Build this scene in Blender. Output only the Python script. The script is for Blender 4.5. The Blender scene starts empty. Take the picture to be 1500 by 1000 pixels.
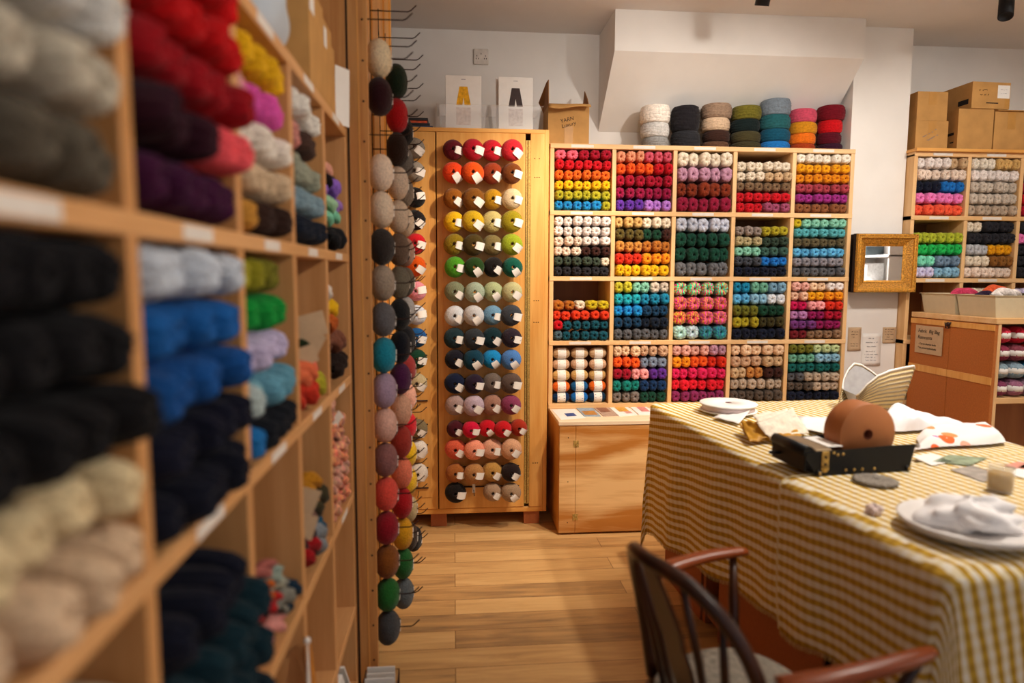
import bpy, math, random
import numpy as np
from mathutils import Vector, Matrix, Euler
random.seed(7)
rng = np.random.default_rng(11)
PI = math.pi
SC = bpy.context.scene
COL = SC.collection

# ------------------------------------------------------------------ helpers
def lin(h):
    h = h.lstrip('#')
    out = []
    for i in (0, 2, 4):
        c = int(h[i:i+2], 16) / 255
        out.append(c / 12.92 if c <= .04045 else ((c + .055) / 1.055) ** 2.4)
    return (out[0], out[1], out[2], 1)

class MB:
    """collects quads; builds one mesh"""
    def __init__(self):
        self.v = []; self.f = []; self.sm = []; self.mi = []
    def add(self, verts, faces, smooth=False, mi=0):
        b = len(self.v)
        self.v.extend([tuple(map(float, p)) for p in verts])
        for f in faces:
            self.f.append([b + i for i in f]); self.sm.append(smooth); self.mi.append(mi)
        return self
    def box(self, x0, x1, y0, y1, z0, z1, mi=0, M=None):
        vs = [(x, y, z) for z in (z0, z1) for y in (y0, y1) for x in (x0, x1)]
        if M is not None: vs = [tuple(M @ Vector(p)) for p in vs]
        return self.add(vs, [(0, 2, 3, 1), (4, 5, 7, 6), (0, 1, 5, 4), (2, 6, 7, 3), (0, 4, 6, 2), (1, 3, 7, 5)], False, mi)
    def bbox(self, x0, x1, y0, y1, z0, z1, b=.003, mi=0, M=None):
        """box with chamfered edges"""
        vs = []; idx = {}
        X, Y, Z = (x0, x1), (y0, y1), (z0, z1)
        for i in (0, 1):
            for j in (0, 1):
                for k in (0, 1):
                    for a in range(3):
                        p = [X[i], Y[j], Z[k]]
                        for c in range(3):
                            if c != a:
                                p[c] += b * (1 if (i, j, k)[c] == 0 else -1)
                        idx[(i, j, k, a)] = len(vs); vs.append(p)
        F = []
        g = lambda i, j, k, a: idx[(i, j, k, a)]
        for s in (0, 1):
            q = [g(s, 0, 0, 0), g(s, 1, 0, 0), g(s, 1, 1, 0), g(s, 0, 1, 0)]; F.append(q if s else q[::-1])
            q = [g(0, s, 0, 1), g(0, s, 1, 1), g(1, s, 1, 1), g(1, s, 0, 1)]; F.append(q if s else q[::-1])
            q = [g(0, 0, s, 2), g(1, 0, s, 2), g(1, 1, s, 2), g(0, 1, s, 2)]; F.append(q if s else q[::-1])
        for i in (0, 1):
            for j in (0, 1):
                q = [g(i, j, 0, 0), g(i, j, 1, 0), g(i, j, 1, 1), g(i, j, 0, 1)]; F.append(q if (i + j) % 2 else q[::-1])
                q = [g(i, 0, j, 0), g(i, 1, j, 0), g(i, 1, j, 2), g(i, 0, j, 2)]; F.append(q[::-1] if (i + j) % 2 else q)
                q = [g(0, i, j, 1), g(1, i, j, 1), g(1, i, j, 2), g(0, i, j, 2)]; F.append(q if (i + j) % 2 else q[::-1])
        for i in (0, 1):
            for j in (0, 1):
                for k in (0, 1):
                    q = [g(i, j, k, 0), g(i, j, k, 1), g(i, j, k, 2)]; F.append(q if (i + j + k) % 2 else q[::-1])
        if M is not None: vs = [tuple(M @ Vector(p)) for p in vs]
        return self.add(vs, F, False, mi)
    def grid(self, P, smooth=True, closeU=False, closeV=False, mi=0, flip=False):
        P = np.asarray(P); n, m = P.shape[:2]
        F = []
        for i in range(n if closeU else n - 1):
            for j in range(m if closeV else m - 1):
                q = (i * m + j, ((i + 1) % n) * m + j, ((i + 1) % n) * m + (j + 1) % m, i * m + (j + 1) % m)
                F.append(q[::-1] if flip else q)
        return self.add(P.reshape(-1, 3), F, smooth, mi)
    def tube(self, pts, r, n=8, caps=True, mi=0, flat=1.0):
        pts = [Vector(p) for p in pts]
        if not hasattr(r, '__len__'): r = [r] * len(pts)
        rings = []
        t0 = (pts[1] - pts[0]).normalized()
        up = Vector((0, 0, 1)) if abs(t0.z) < .9 else Vector((1, 0, 0))
        nrm = t0.cross(up).normalized()
        for i, p in enumerate(pts):
            t = (pts[min(i + 1, len(pts) - 1)] - pts[max(i - 1, 0)]).normalized()
            nrm = (nrm - t * nrm.dot(t)).normalized()
            bn = t.cross(nrm)
            rings.append([p + (nrm * math.cos(a) + bn * math.sin(a) * flat) * r[i] for a in [2 * PI * k / n for k in range(n)]])
        b = len(self.v)
        self.grid(np.array([[tuple(q) for q in R] for R in rings]), True, False, True, mi)
        if caps:
            self.f.append([b + k for k in range(n)]); self.sm.append(False); self.mi.append(mi)
            e = b + (len(pts) - 1) * n
            self.f.append([e + k for k in range(n)][::-1]); self.sm.append(False); self.mi.append(mi)
        return self
    def lathe(self, prof, n=32, axis='z', c=(0, 0, 0), mi=0, smooth=True):
        P = np.zeros((len(prof), n, 3))
        for i, (r, z) in enumerate(prof):
            for k in range(n):
                a = 2 * PI * k / n
                p = (r * math.cos(a), r * math.sin(a), z)
                if axis == 'x': p = (p[2], p[0], p[1])
                if axis == 'y': p = (p[1], p[2], p[0])
                P[i, k] = (p[0] + c[0], p[1] + c[1], p[2] + c[2])
        return self.grid(P, smooth, False, True, mi, flip=True)
    def mesh(self, name, mats):
        me = bpy.data.meshes.new(name)
        me.from_pydata(self.v, [], self.f)
        me.polygons.foreach_set('use_smooth', self.sm)
        me.polygons.foreach_set('material_index', self.mi)
        for m in (mats if isinstance(mats, (list, tuple)) else [mats]): me.materials.append(m)
        me.update()
        return me
    def build(self, name, mats, parent=None, loc=None):
        return link(self.mesh(name, mats), name, parent, loc)

def link(me, name, parent=None, loc=None, rot=None, scale=None, color=None):
    o = bpy.data.objects.new(name, me); COL.objects.link(o)
    if parent is not None: o.parent = parent
    if loc is not None: o.location = loc
    if rot is not None: o.rotation_euler = rot
    if scale is not None: o.scale = scale
    if color is not None: o.color = color
    return o
def tag(o, label, cat, group=None, kind=None):
    o['label'] = label; o['category'] = cat
    if group: o['group'] = group
    if kind: o['kind'] = kind
    return o
def thing(name, label, cat, loc=(0, 0, 0), rz=0, group=None):
    o = bpy.data.objects.new(name, None); COL.objects.link(o)
    o.location = loc; o.rotation_euler = (0, 0, rz); o.empty_display_size = .05
    return tag(o, label, cat, group)
def struct(name, mb, mat):
    o = mb.build(name, mat); o['kind'] = 'structure'; o['label'] = STRUCT.get(name, name.replace('_', ' ')); o['category'] = name.split('_')[0]; return o
STRUCT = {}

# ------------------------------------------------------------------ materials
def mat(name):
    m = bpy.data.materials.new(name); m.use_nodes = True
    nt = m.node_tree; b = nt.nodes['Principled BSDF']
    return m, nt, b
def N(nt, t, **kw):
    n = nt.nodes.new(t)
    for k, v in kw.items():
        if k in n.inputs: n.inputs[k].default_value = v
        else: setattr(n, k, v)
    return n
def plain(name, hexc, rough=.6, metal=0, noise=.06, nscale=30, bump=0, spec=.4, **kw):
    m, nt, b = mat(name)
    tc = N(nt, 'ShaderNodeTexCoord'); nz = N(nt, 'ShaderNodeTexNoise', Scale=nscale, Detail=4)
    nt.links.new(tc.outputs['Object'], nz.inputs['Vector'])
    r = N(nt, 'ShaderNodeValToRGB')
    c = lin(hexc)
    r.color_ramp.elements[0].color = tuple(x * (1 - noise * 2) for x in c[:3]) + (1,)
    r.color_ramp.elements[1].color = tuple(min(1, x * (1 + noise * 2)) for x in c[:3]) + (1,)
    r.color_ramp.elements[0].position = .3; r.color_ramp.elements[1].position = .7
    nt.links.new(nz.outputs['Fac'], r.inputs['Fac']); nt.links.new(r.outputs['Color'], b.inputs['Base Color'])
    b.inputs['Roughness'].default_value = rough; b.inputs['Metallic'].default_value = metal
    b.inputs['Specular IOR Level'].default_value = spec
    if bump:
        bp = N(nt, 'ShaderNodeBump', Strength=bump, Distance=.01); nt.links.new(nz.outputs['Fac'], bp.inputs['Height']); nt.links.new(bp.outputs['Normal'], b.inputs['Normal'])
    for k, v in kw.items(): b.inputs[k].default_value = v
    return m
def wood(name, ca, cb, grain='z', scale=1.0, ply=0.0, rough=.5):
    """straight or flame grain timber; grain = the axis the fibres run along"""
    m, nt, b = mat(name)
    tc = N(nt, 'ShaderNodeTexCoord'); mp = N(nt, 'ShaderNodeMapping')
    s = {'x': (.6, 9, 9), 'y': (9, .6, 9), 'z': (9, 9, .6)}[grain]
    mp.inputs['Scale'].default_value = tuple(x * scale for x in s)
    nt.links.new(tc.outputs['Object'], mp.inputs['Vector'])
    n1 = N(nt, 'ShaderNodeTexNoise', Scale=1.6, Detail=5, Roughness=.6, Distortion=1.2 if ply else .3)
    nt.links.new(mp.outputs['Vector'], n1.inputs['Vector'])
    n2 = N(nt, 'ShaderNodeTexNoise', Scale=14, Detail=3)
    nt.links.new(mp.outputs['Vector'], n2.inputs['Vector'])
    last = n1.outputs['Fac']
    if ply:
        mp2 = N(nt, 'ShaderNodeMapping'); s2 = {'x': (.7, 2.2, 2.2), 'z': (2.2, 2.2, .7), 'y': (2.2, .7, 2.2)}[grain]
        mp2.inputs['Scale'].default_value = s2; nt.links.new(tc.outputs['Object'], mp2.inputs['Vector'])
        n3 = N(nt, 'ShaderNodeTexNoise', Scale=1.3, Detail=2, Roughness=.4); nt.links.new(mp2.outputs['Vector'], n3.inputs['Vector'])
        mm = N(nt, 'ShaderNodeMath', operation='MULTIPLY'); mm.inputs[1].default_value = 26; nt.links.new(n3.outputs['Fac'], mm.inputs[0])
        sn = N(nt, 'ShaderNodeMath', operation='SINE'); nt.links.new(mm.outputs[0], sn.inputs[0])
        ma = N(nt, 'ShaderNodeMath', operation='MULTIPLY_ADD'); ma.inputs[1].default_value = .16 * ply; nt.links.new(sn.outputs[0], ma.inputs[0]); nt.links.new(n1.outputs['Fac'], ma.inputs[2])
        last = ma.outputs[0]
    ma2 = N(nt, 'ShaderNodeMath', operation='MULTIPLY_ADD'); ma2.inputs[1].default_value = .22; nt.links.new(n2.outputs['Fac'], ma2.inputs[0]); nt.links.new(last, ma2.inputs[2])
    r = N(nt, 'ShaderNodeValToRGB'); r.color_ramp.elements[0].position = .35; r.color_ramp.elements[1].position = .85
    r.color_ramp.elements[0].color = lin(ca); r.color_ramp.elements[1].color = lin(cb)
    nt.links.new(ma2.outputs[0], r.inputs['Fac']); nt.links.new(r.outputs['Color'], b.inputs['Base Color'])
    b.inputs['Roughness'].default_value = rough; b.inputs['Specular IOR Level'].default_value = .35
    bp = N(nt, 'ShaderNodeBump', Strength=.06, Distance=.004); nt.links.new(n2.outputs['Fac'], bp.inputs['Height']); nt.links.new(bp.outputs['Normal'], b.inputs['Normal'])
    return m
def yarn_mat(name, attr=None, sheen=.25, fuzz=90):
    m, nt, b = mat(name)
    tc = N(nt, 'ShaderNodeTexCoord')
    nz = N(nt, 'ShaderNodeTexNoise', Scale=fuzz, Detail=3); nt.links.new(tc.outputs['Object'], nz.inputs['Vector'])
    if attr:
        src = N(nt, 'ShaderNodeAttribute', attribute_name=attr).outputs['Color']
    else:
        src = N(nt, 'ShaderNodeObjectInfo').outputs['Color']
    mr = N(nt, 'ShaderNodeMapRange'); mr.inputs['From Min'].default_value = .3; mr.inputs['From Max'].default_value = .7; mr.inputs['To Min'].default_value = .74; mr.inputs['To Max'].default_value = 1.18
    nt.links.new(nz.outputs['Fac'], mr.inputs['Value'])
    mx = N(nt, 'ShaderNodeVectorMath', operation='MULTIPLY'); nt.links.new(src, mx.inputs[0]); nt.links.new(mr.outputs['Result'], mx.inputs[1])
    nt.links.new(mx.outputs['Vector'], b.inputs['Base Color'])
    b.inputs['Roughness'].default_value = .9; b.inputs['Specular IOR Level'].default_value = .15
    b.inputs['Sheen Weight'].default_value = sheen; b.inputs['Sheen Roughness'].default_value = .5
    bp = N(nt, 'ShaderNodeBump', Strength=.35, Distance=.02); nt.links.new(nz.outputs['Fac'], bp.inputs['Height']); nt.links.new(bp.outputs['Normal'], b.inputs['Normal'])
    return m
def variegated_mat(name, h0=.5, h1=.72):
    m, nt, b = mat(name)
    tc = N(nt, 'ShaderNodeTexCoord'); oi = N(nt, 'ShaderNodeObjectInfo')
    wv = N(nt, 'ShaderNodeTexWave', Scale=1.7, Distortion=9, Detail=2)
    wv.inputs['Detail Scale'].default_value = 1.6
    ad = N(nt, 'ShaderNodeVectorMath', operation='ADD'); nt.links.new(tc.outputs['Object'], ad.inputs[0]); nt.links.new(oi.outputs['Location'], ad.inputs[1])
    nt.links.new(ad.outputs[0], wv.inputs['Vector'])
    hs = N(nt, 'ShaderNodeHueSaturation'); nt.links.new(oi.outputs['Color'], hs.inputs['Color'])
    mr = N(nt, 'ShaderNodeMapRange'); mr.inputs['To Min'].default_value = h0; mr.inputs['To Max'].default_value = h1
    nt.links.new(wv.outputs['Fac'], mr.inputs['Value']); nt.links.new(mr.outputs[0], hs.inputs['Hue'])
    vr = N(nt, 'ShaderNodeTexNoise', Scale=5); nt.links.new(ad.outputs[0], vr.inputs['Vector'])
    m2 = N(nt, 'ShaderNodeMapRange'); m2.inputs['From Min'].default_value = .35; m2.inputs['From Max'].default_value = .65; m2.inputs['To Min'].default_value = .55; m2.inputs['To Max'].default_value = 1.3
    nt.links.new(vr.outputs['Fac'], m2.inputs['Value']); nt.links.new(m2.outputs[0], hs.inputs['Value'])
    nt.links.new(hs.outputs['Color'], b.inputs['Base Color'])
    b.inputs['Roughness'].default_value = .8; b.inputs['Sheen Weight'].default_value = .2
    return m
def emit(name, hexc, s):
    m, nt, b = mat(name); b.inputs['Emission Color'].default_value = lin(hexc); b.inputs['Emission Strength'].default_value = s
    return m
def glassy(name, hexc, rough=.15, alpha=.5, trans=.0):
    m, nt, b = mat(name); b.inputs['Base Color'].default_value = lin(hexc); b.inputs['Roughness'].default_value = rough
    b.inputs['Alpha'].default_value = alpha; b.inputs['Transmission Weight'].default_value = trans
    nz = N(nt, 'ShaderNodeTexNoise', Scale=20); bp = N(nt, 'ShaderNodeBump', Strength=.03); nt.links.new(nz.outputs['Fac'], bp.inputs['Height']); nt.links.new(bp.outputs['Normal'], b.inputs['Normal'])
    return m

M = {}
M['wall'] = plain('wall_paint', 'e6e2de', .85, noise=.012, nscale=6, bump=.05)
M['ceil'] = plain('ceiling_paint', 'dedad8', .9, noise=.01, nscale=6)
M['birchx'] = wood('birch_rail', 'd6a468', 'edc795', 'x')
M['birchz'] = wood('birch_upright', 'd6a468', 'edc795', 'z')
M['beechy'] = wood('beech_shelf_grain_along', 'c08a52', 'dca873', 'y')
M['beechz'] = wood('beech_upright', 'b98048', 'd6a06a', 'z')
M['back'] = wood('shelf_back_board', '8a5630', 'a06a3c', 'z')
M['plyx'] = wood('plywood_flame', 'b87632', 'ecc083', 'x', ply=1.6, rough=.42)
M['pinez'] = wood('pine_door', 'd4903f', 'edb668', 'z', ply=.45, rough=.4)
M['pinex'] = wood('pine_rail', 'd4903f', 'edb668', 'x', ply=.3, rough=.4)
M['plyedge'] = wood('plywood_side', 'a96a36', 'd09a5c', 'z', scale=1.6, rough=.5)
M['mdf'] = plain('brown_board', 'b4682c', .7, noise=.05, nscale=120)
M['mdfdark'] = plain('table_board', 'a25a30', .7, noise=.04, nscale=80)
M['kraft'] = plain('cardboard', 'bb8c50', .85, noise=.05, nscale=14)
M['kraftdark'] = plain('cardboard_inside', '9c6a3a', .85, noise=.05, nscale=14)
M['tape'] = plain('parcel_tape', 'b88644', .35, noise=.03)
M['paper'] = plain('white_paper', 'e9e6e2', .8, noise=.01)
M['cardpaper'] = plain('shelf_label_card', 'ddd6ce', .7, noise=.02)
M['kraftpaper'] = plain('kraft_paper', 'c4a684', .85, noise=.03, nscale=40)
M['ink'] = plain('black_ink', '1c1716', .8, noise=0)
M['inkgrey'] = plain('pencil_ink', '8d8a96', .8, noise=0)
M['black'] = plain('black_painted_metal', '0b0e14', .5, noise=.08, spec=.3)
M['wire'] = plain('bronze_wire', '34201c', .4, metal=.6)
M['brass'] = plain('brass', 'b89650', .45, metal=.35, noise=.25, nscale=200)
M['darkhole'] = plain('dark_hole', '24140c', .9)
M['yarn'] = yarn_mat('wool_yarn', fuzz=14, sheen=.06)
M['yarnfine'] = yarn_mat('fine_yarn', fuzz=22, sheen=.12)
M['yarnattr'] = yarn_mat('wool_yarn_by_ball', attr='tint', fuzz=120, sheen=.06)
M['varie'] = variegated_mat('variegated_yarn', .35, .95)
M['variew'] = variegated_mat('variegated_two_tone_yarn', .44, .57)
M['varieh'] = variegated_mat('variegated_peach_yarn', .47, .515)
M['chairwood'] = wood('dark_chair_elm', '1e0d08', '46210f', 'z', rough=.3)
M['chairarm'] = wood('polished_chair_arm', '6a2c10', '9a4a1e', 'x', rough=.28)

# ------------------------------------------------------------------ yarn shapes (unit size, shared)
def yarn_end_mesh(name, seed, ridges=9, amp=.028, nphi=44, mt=None):
    """pull skein seen end on; axis along -Y, width/height 1, depth 1.6"""
    r = np.random.default_rng(seed)
    prof = [(.0, -.42), (.05, -.5), (.075, -.62), (.12, -.70), (.19, -.745), (.27, -.75), (.35, -.715), (.42, -.65), (.465, -.56), (.49, -.42), (.5, -.2), (.5, .2), (.49, .45), (.45, .62), (.36, .72), (.2, .76), (.0, .77)]
    n = len(prof)
    ph0 = r.uniform(0, 2 * PI); tw = r.choice([-1, 1]) * r.uniform(1.2, 2.0)
    lob = r.uniform(-1, 1, 4); el = r.uniform(2.5, 3.4)
    P = np.zeros((n, nphi, 3)); hx, hz = r.uniform(-.06, .06, 2)
    for i, (rho, y) in enumerate(prof):
        s = i / (n - 1)
        for k in range(nphi):
            a = 2 * PI * k / nphi
            se = (abs(math.cos(a)) ** el + abs(math.sin(a)) ** el) ** (-1 / el)
            se = 1 + (se - 1) * min(1, rho / .35)
            w = math.sin(ridges * a + ph0 + tw * 2 * PI * s * 1.5 + .6 * math.sin(2 * a + lob[2]))
            w = math.copysign(abs(w) ** .7, w)
            d = amp * w * min(1, (rho / .34) ** 2) * (1 if y < .5 else .4)
            low = .03 * (lob[0] * math.cos(a + lob[1] * 3) + lob[3] * math.cos(2 * a + ph0))
            rr = (rho * (1 + low) + d * (1 if rho > .4 else .35)) * se
            rr = min(rr, .515)
            yy = y - d * (1.1 if .08 < rho < .42 and y < 0 else 0)
            c = 1 - min(1, rho / .3)
            x, z = rr * math.cos(a) + hx * c, rr * math.sin(a) + hz * c
            P[i, k] = (min(max(x, -.5), .5), yy, min(max(z, -.5), .5))
    mb = MB(); mb.grid(P, True, False, True)
    return mb.mesh(name, mt or M['yarn'])
ENDS = [yarn_end_mesh('pull_skein', 100 + i, ridges=random.choice([7, 8, 9, 10])) for i in range(7)]
def skein_end_mesh(name, seed, nphi=44):
    r = np.random.default_rng(seed)
    prof = [(.0, -.50), (.05, -.58), (.085, -.69), (.14, -.74), (.22, -.745), (.30, -.715), (.37, -.655), (.43, -.56), (.47, -.44), (.495, -.26), (.5, .1), (.48, .35), (.42, .55), (.3, .7), (.0, .76)]
    n = len(prof); P = np.zeros((n, nphi, 3)); ph = r.uniform(0, 6, 5); rg = r.integers(9, 12); tw = r.choice([-1, 1]) * r.uniform(.8, 1.4); hx, hz = r.uniform(-.07, .07, 2)
    for i, (rho, y) in enumerate(prof):
        s = i / (n - 1)
        for k in range(nphi):
            a = 2 * PI * k / nphi
            se = (abs(math.cos(a)) ** 2.06 + abs(math.sin(a)) ** 2.06) ** (-1 / 2.06); se = 1 + (se - 1) * min(1, rho / .35)
            w = math.sin(rg * a + ph[0] + tw * 2 * PI * s * 1.3)
            d = .016 * w * min(1, rho / .2) + .016 * math.sin(3 * a + ph[1] + 4 * s) * min(1, rho / .3)
            rr = (rho + d) * se; c = 1 - min(1, rho / .3)
            P[i, k] = (min(max(rr * math.cos(a) + hx * c, -.5), .5), y - d * .9, min(max(rr * math.sin(a) + hz * c, -.5), .5))
    mb = MB(); mb.grid(P, True, False, True); return mb.mesh(name, M['yarn'])
NEAR = [skein_end_mesh('near_skein', 150 + i) for i in range(7)]
ENDV = [yarn_end_mesh('pull_skein_rainbow', 200 + i, ridges=11, amp=.04, mt=M['varie']) for i in range(3)]
ENDW = [yarn_end_mesh('pull_skein_variegated', 210 + i, ridges=11, amp=.04, mt=M['variew']) for i in range(3)]
ENDA = [yarn_end_mesh('pull_skein_small', 300 + i, ridges=7, amp=.035, nphi=28, mt=M['yarnattr']) for i in range(4)]

def ball_prof(t):
    """t 0..1 over the outside, from the front hole rim to the back one"""
    a = math.radians(83 - 166 * t); return .5 * math.cos(a) ** .86, .38 * math.sin(a)
def donut_mesh(name, seed, ridges=26, amp=.007):
    """hung ball with a centre hole; hole axis along Y, diameter 1, thickness .76"""
    r = np.random.default_rng(seed); n, m = 24, 66
    ph = r.uniform(0, 6); lo = r.uniform(-1, 1, 3); tw = r.choice([-1, 1]) * r.uniform(1.5, 2.6)
    prof = [ball_prof(i / (n - 1)) for i in range(n)] + [(.066, -.30), (.062, -.15), (.062, .15), (.066, .30)]
    P = np.zeros((len(prof), m, 3))
    for i, (rr, y) in enumerate(prof):
        for k in range(m):
            f = 2 * PI * k / m
            d = amp * math.sin(ridges * f + ph + tw * 2.4 * y * 4) if i < n else 0
            q = rr + d * min(1, rr / .2) + (.012 * lo[0] * math.cos(f + ph) + .014 * lo[1] * math.cos(2 * f + ph)) * min(1, rr / .3)
            yy = y * (1 + d * 2) * (1 + .04 * lo[2] * math.cos(f))
            P[i, k] = (q * math.cos(f), -yy, q * math.sin(f))
    mb = MB(); mb.grid(P, True, True, True)
    return mb.mesh(name, M['yarnfine'])
DON = [donut_mesh('hung_ball', 400 + i) for i in range(4)]
def band_mesh(name, f0, wid=.36):
    mb = MB(); rows = []
    for t in np.linspace(-.02, .56, 12):
        rr, y = ball_prof(max(t, 0)); k = 1.03
        if t < 0: rr, y = .06, .33
        c = Vector((rr * k * math.cos(f0), -y * 1.06, rr * k * math.sin(f0))); s = Vector((-math.sin(f0), 0, math.cos(f0))) * wid / 2
        e = min(1, rr / .16)
        rows.append([tuple(c - s * (.55 + .45 * e)), tuple(c - s * .3), tuple(c + s * .3), tuple(c + s * (.55 + .45 * e))])
    P = np.array(rows); mb.grid(P, True)
    return mb.mesh(name, M['paper'])
BANDS = [band_mesh('ball_band', f) for f in (-.25, -.6, -.95, .15)]

def skein_mesh(name, seed, ridges=12, amp=.025):
    """banded skein lying along X, length 1.5, diameter 1"""
    r = np.random.default_rng(seed); n, m = 25, 40
    ph = r.uniform(0, 6); P = np.zeros((n, m, 3))
    for i in range(n):
        t = -1 + 2 * i / (n - 1); e = (1 - abs(t) ** 2.6) ** .5 * .5 * (1 - .1 * math.exp(-(t / .2) ** 2))
        for k in range(m):
            a = 2 * PI * k / m
            rr = e * (1 + amp * 2 * math.sin(ridges * a + 3.2 * t + ph))
            P[i, k] = (t * .75, min(max(rr * math.cos(a), -.5), .5), min(max(rr * math.sin(a), -.5), .5))
    mb = MB(); mb.grid(P, True, False, True)
    return mb.mesh(name, M['yarn'])
SKE = [skein_mesh('banded_skein', 500 + i) for i in range(3)]
mb = MB()
mb.lathe([(.462, -.3), (.468, -.29), (.47, 0), (.468, .29), (.462, .3)], 40, 'x')
SKBAND = mb.mesh('skein_band', M['paper'])

def roll_mesh(name, seed):
    """unspun wool wound to a squat roll, diameter 1, height .5, axis Z"""
    r = np.random.default_rng(seed); n, m = 44, 56
    ph = r.uniform(0, 6, 8); P = np.zeros((n, m, 3))
    for i in range(n):
        s = i / (n - 1)
        if s < .12: rad, z = .5 * s / .12 * .86, 0
        elif s > .88: rad, z = .5 * (1 - s) / .12 * .86, .5
        else:
            t = (s - .12) / .76; z = .5 * t
            rad = .43 + .07 * (1 - abs(2 * t - 1) ** 3)
        for k in range(m):
            a = 2 * PI * k / m
            d = 0
            if .1 < s < .9:
                d = .006 * math.sin(2 * PI * 5 * z / .5 + 2.6 * math.sin(a + ph[0]) + 1.5 * math.sin(3 * a + ph[1])) + .006 * math.sin(2 * PI * 9 * z / .5 + 3.4 * math.sin(2 * a + ph[2])) + .004 * math.sin(2 * PI * 15 * z / .5 - 4 * math.sin(a + ph[6]))
            rr = rad + d + .008 * math.sin(2 * a + ph[3])
            zz = z + .012 * math.sin(a + ph[4]) * (1 if z > .25 else 0) + (.01 * math.sin(9 * rad * 3 + ph[5] + a) if s > .88 else 0)
            P[i, k] = (rr * math.cos(a), rr * math.sin(a), max(0, min(zz, .5)))
    mb = MB(); mb.grid(P, True, False, True)
    return mb.mesh(name, M['yarn'])
ROLL = [roll_mesh('wool_roll', 600 + i) for i in range(4)]

def hank_mesh(name, seed, turns=2.2):
    """two strands twisted together, along X, length 1.6, diameter .6"""
    r = np.random.default_rng(seed); mb = MB(); ph = r.uniform(0, 6)
    for s in (0, PI):
        n, m = 40, 14; P = np.zeros((n, m, 3))
        for i in range(n):
            t = i / (n - 1); env = math.sin(PI * min(max(t, .02), .98)) ** .45
            ang = 2 * PI * turns * .5 * t + s + ph
            c = np.array([(-.5 + t) * 1.6, .14 * env * math.cos(ang), .14 * env * math.sin(ang)])
            rad = .155 * env
            for k in range(m):
                a = 2 * PI * k / m
                q = rad * (1 + .08 * math.sin(5 * a + 9 * t))
                P[i, k] = c + np.array([0, q * math.cos(a), q * math.sin(a)])
        mb.grid(P, True, False, True)
    return mb.mesh(name, M['yarn'])
HANK = [hank_mesh('twisted_hank', 700 + i) for i in range(3)]
def hankv_mesh():
    me = hank_mesh('twisted_hank_variegated', 777, 2.6); me.materials.clear(); me.materials.append(M['varieh']); return me
HANKV = hankv_mesh()

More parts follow.
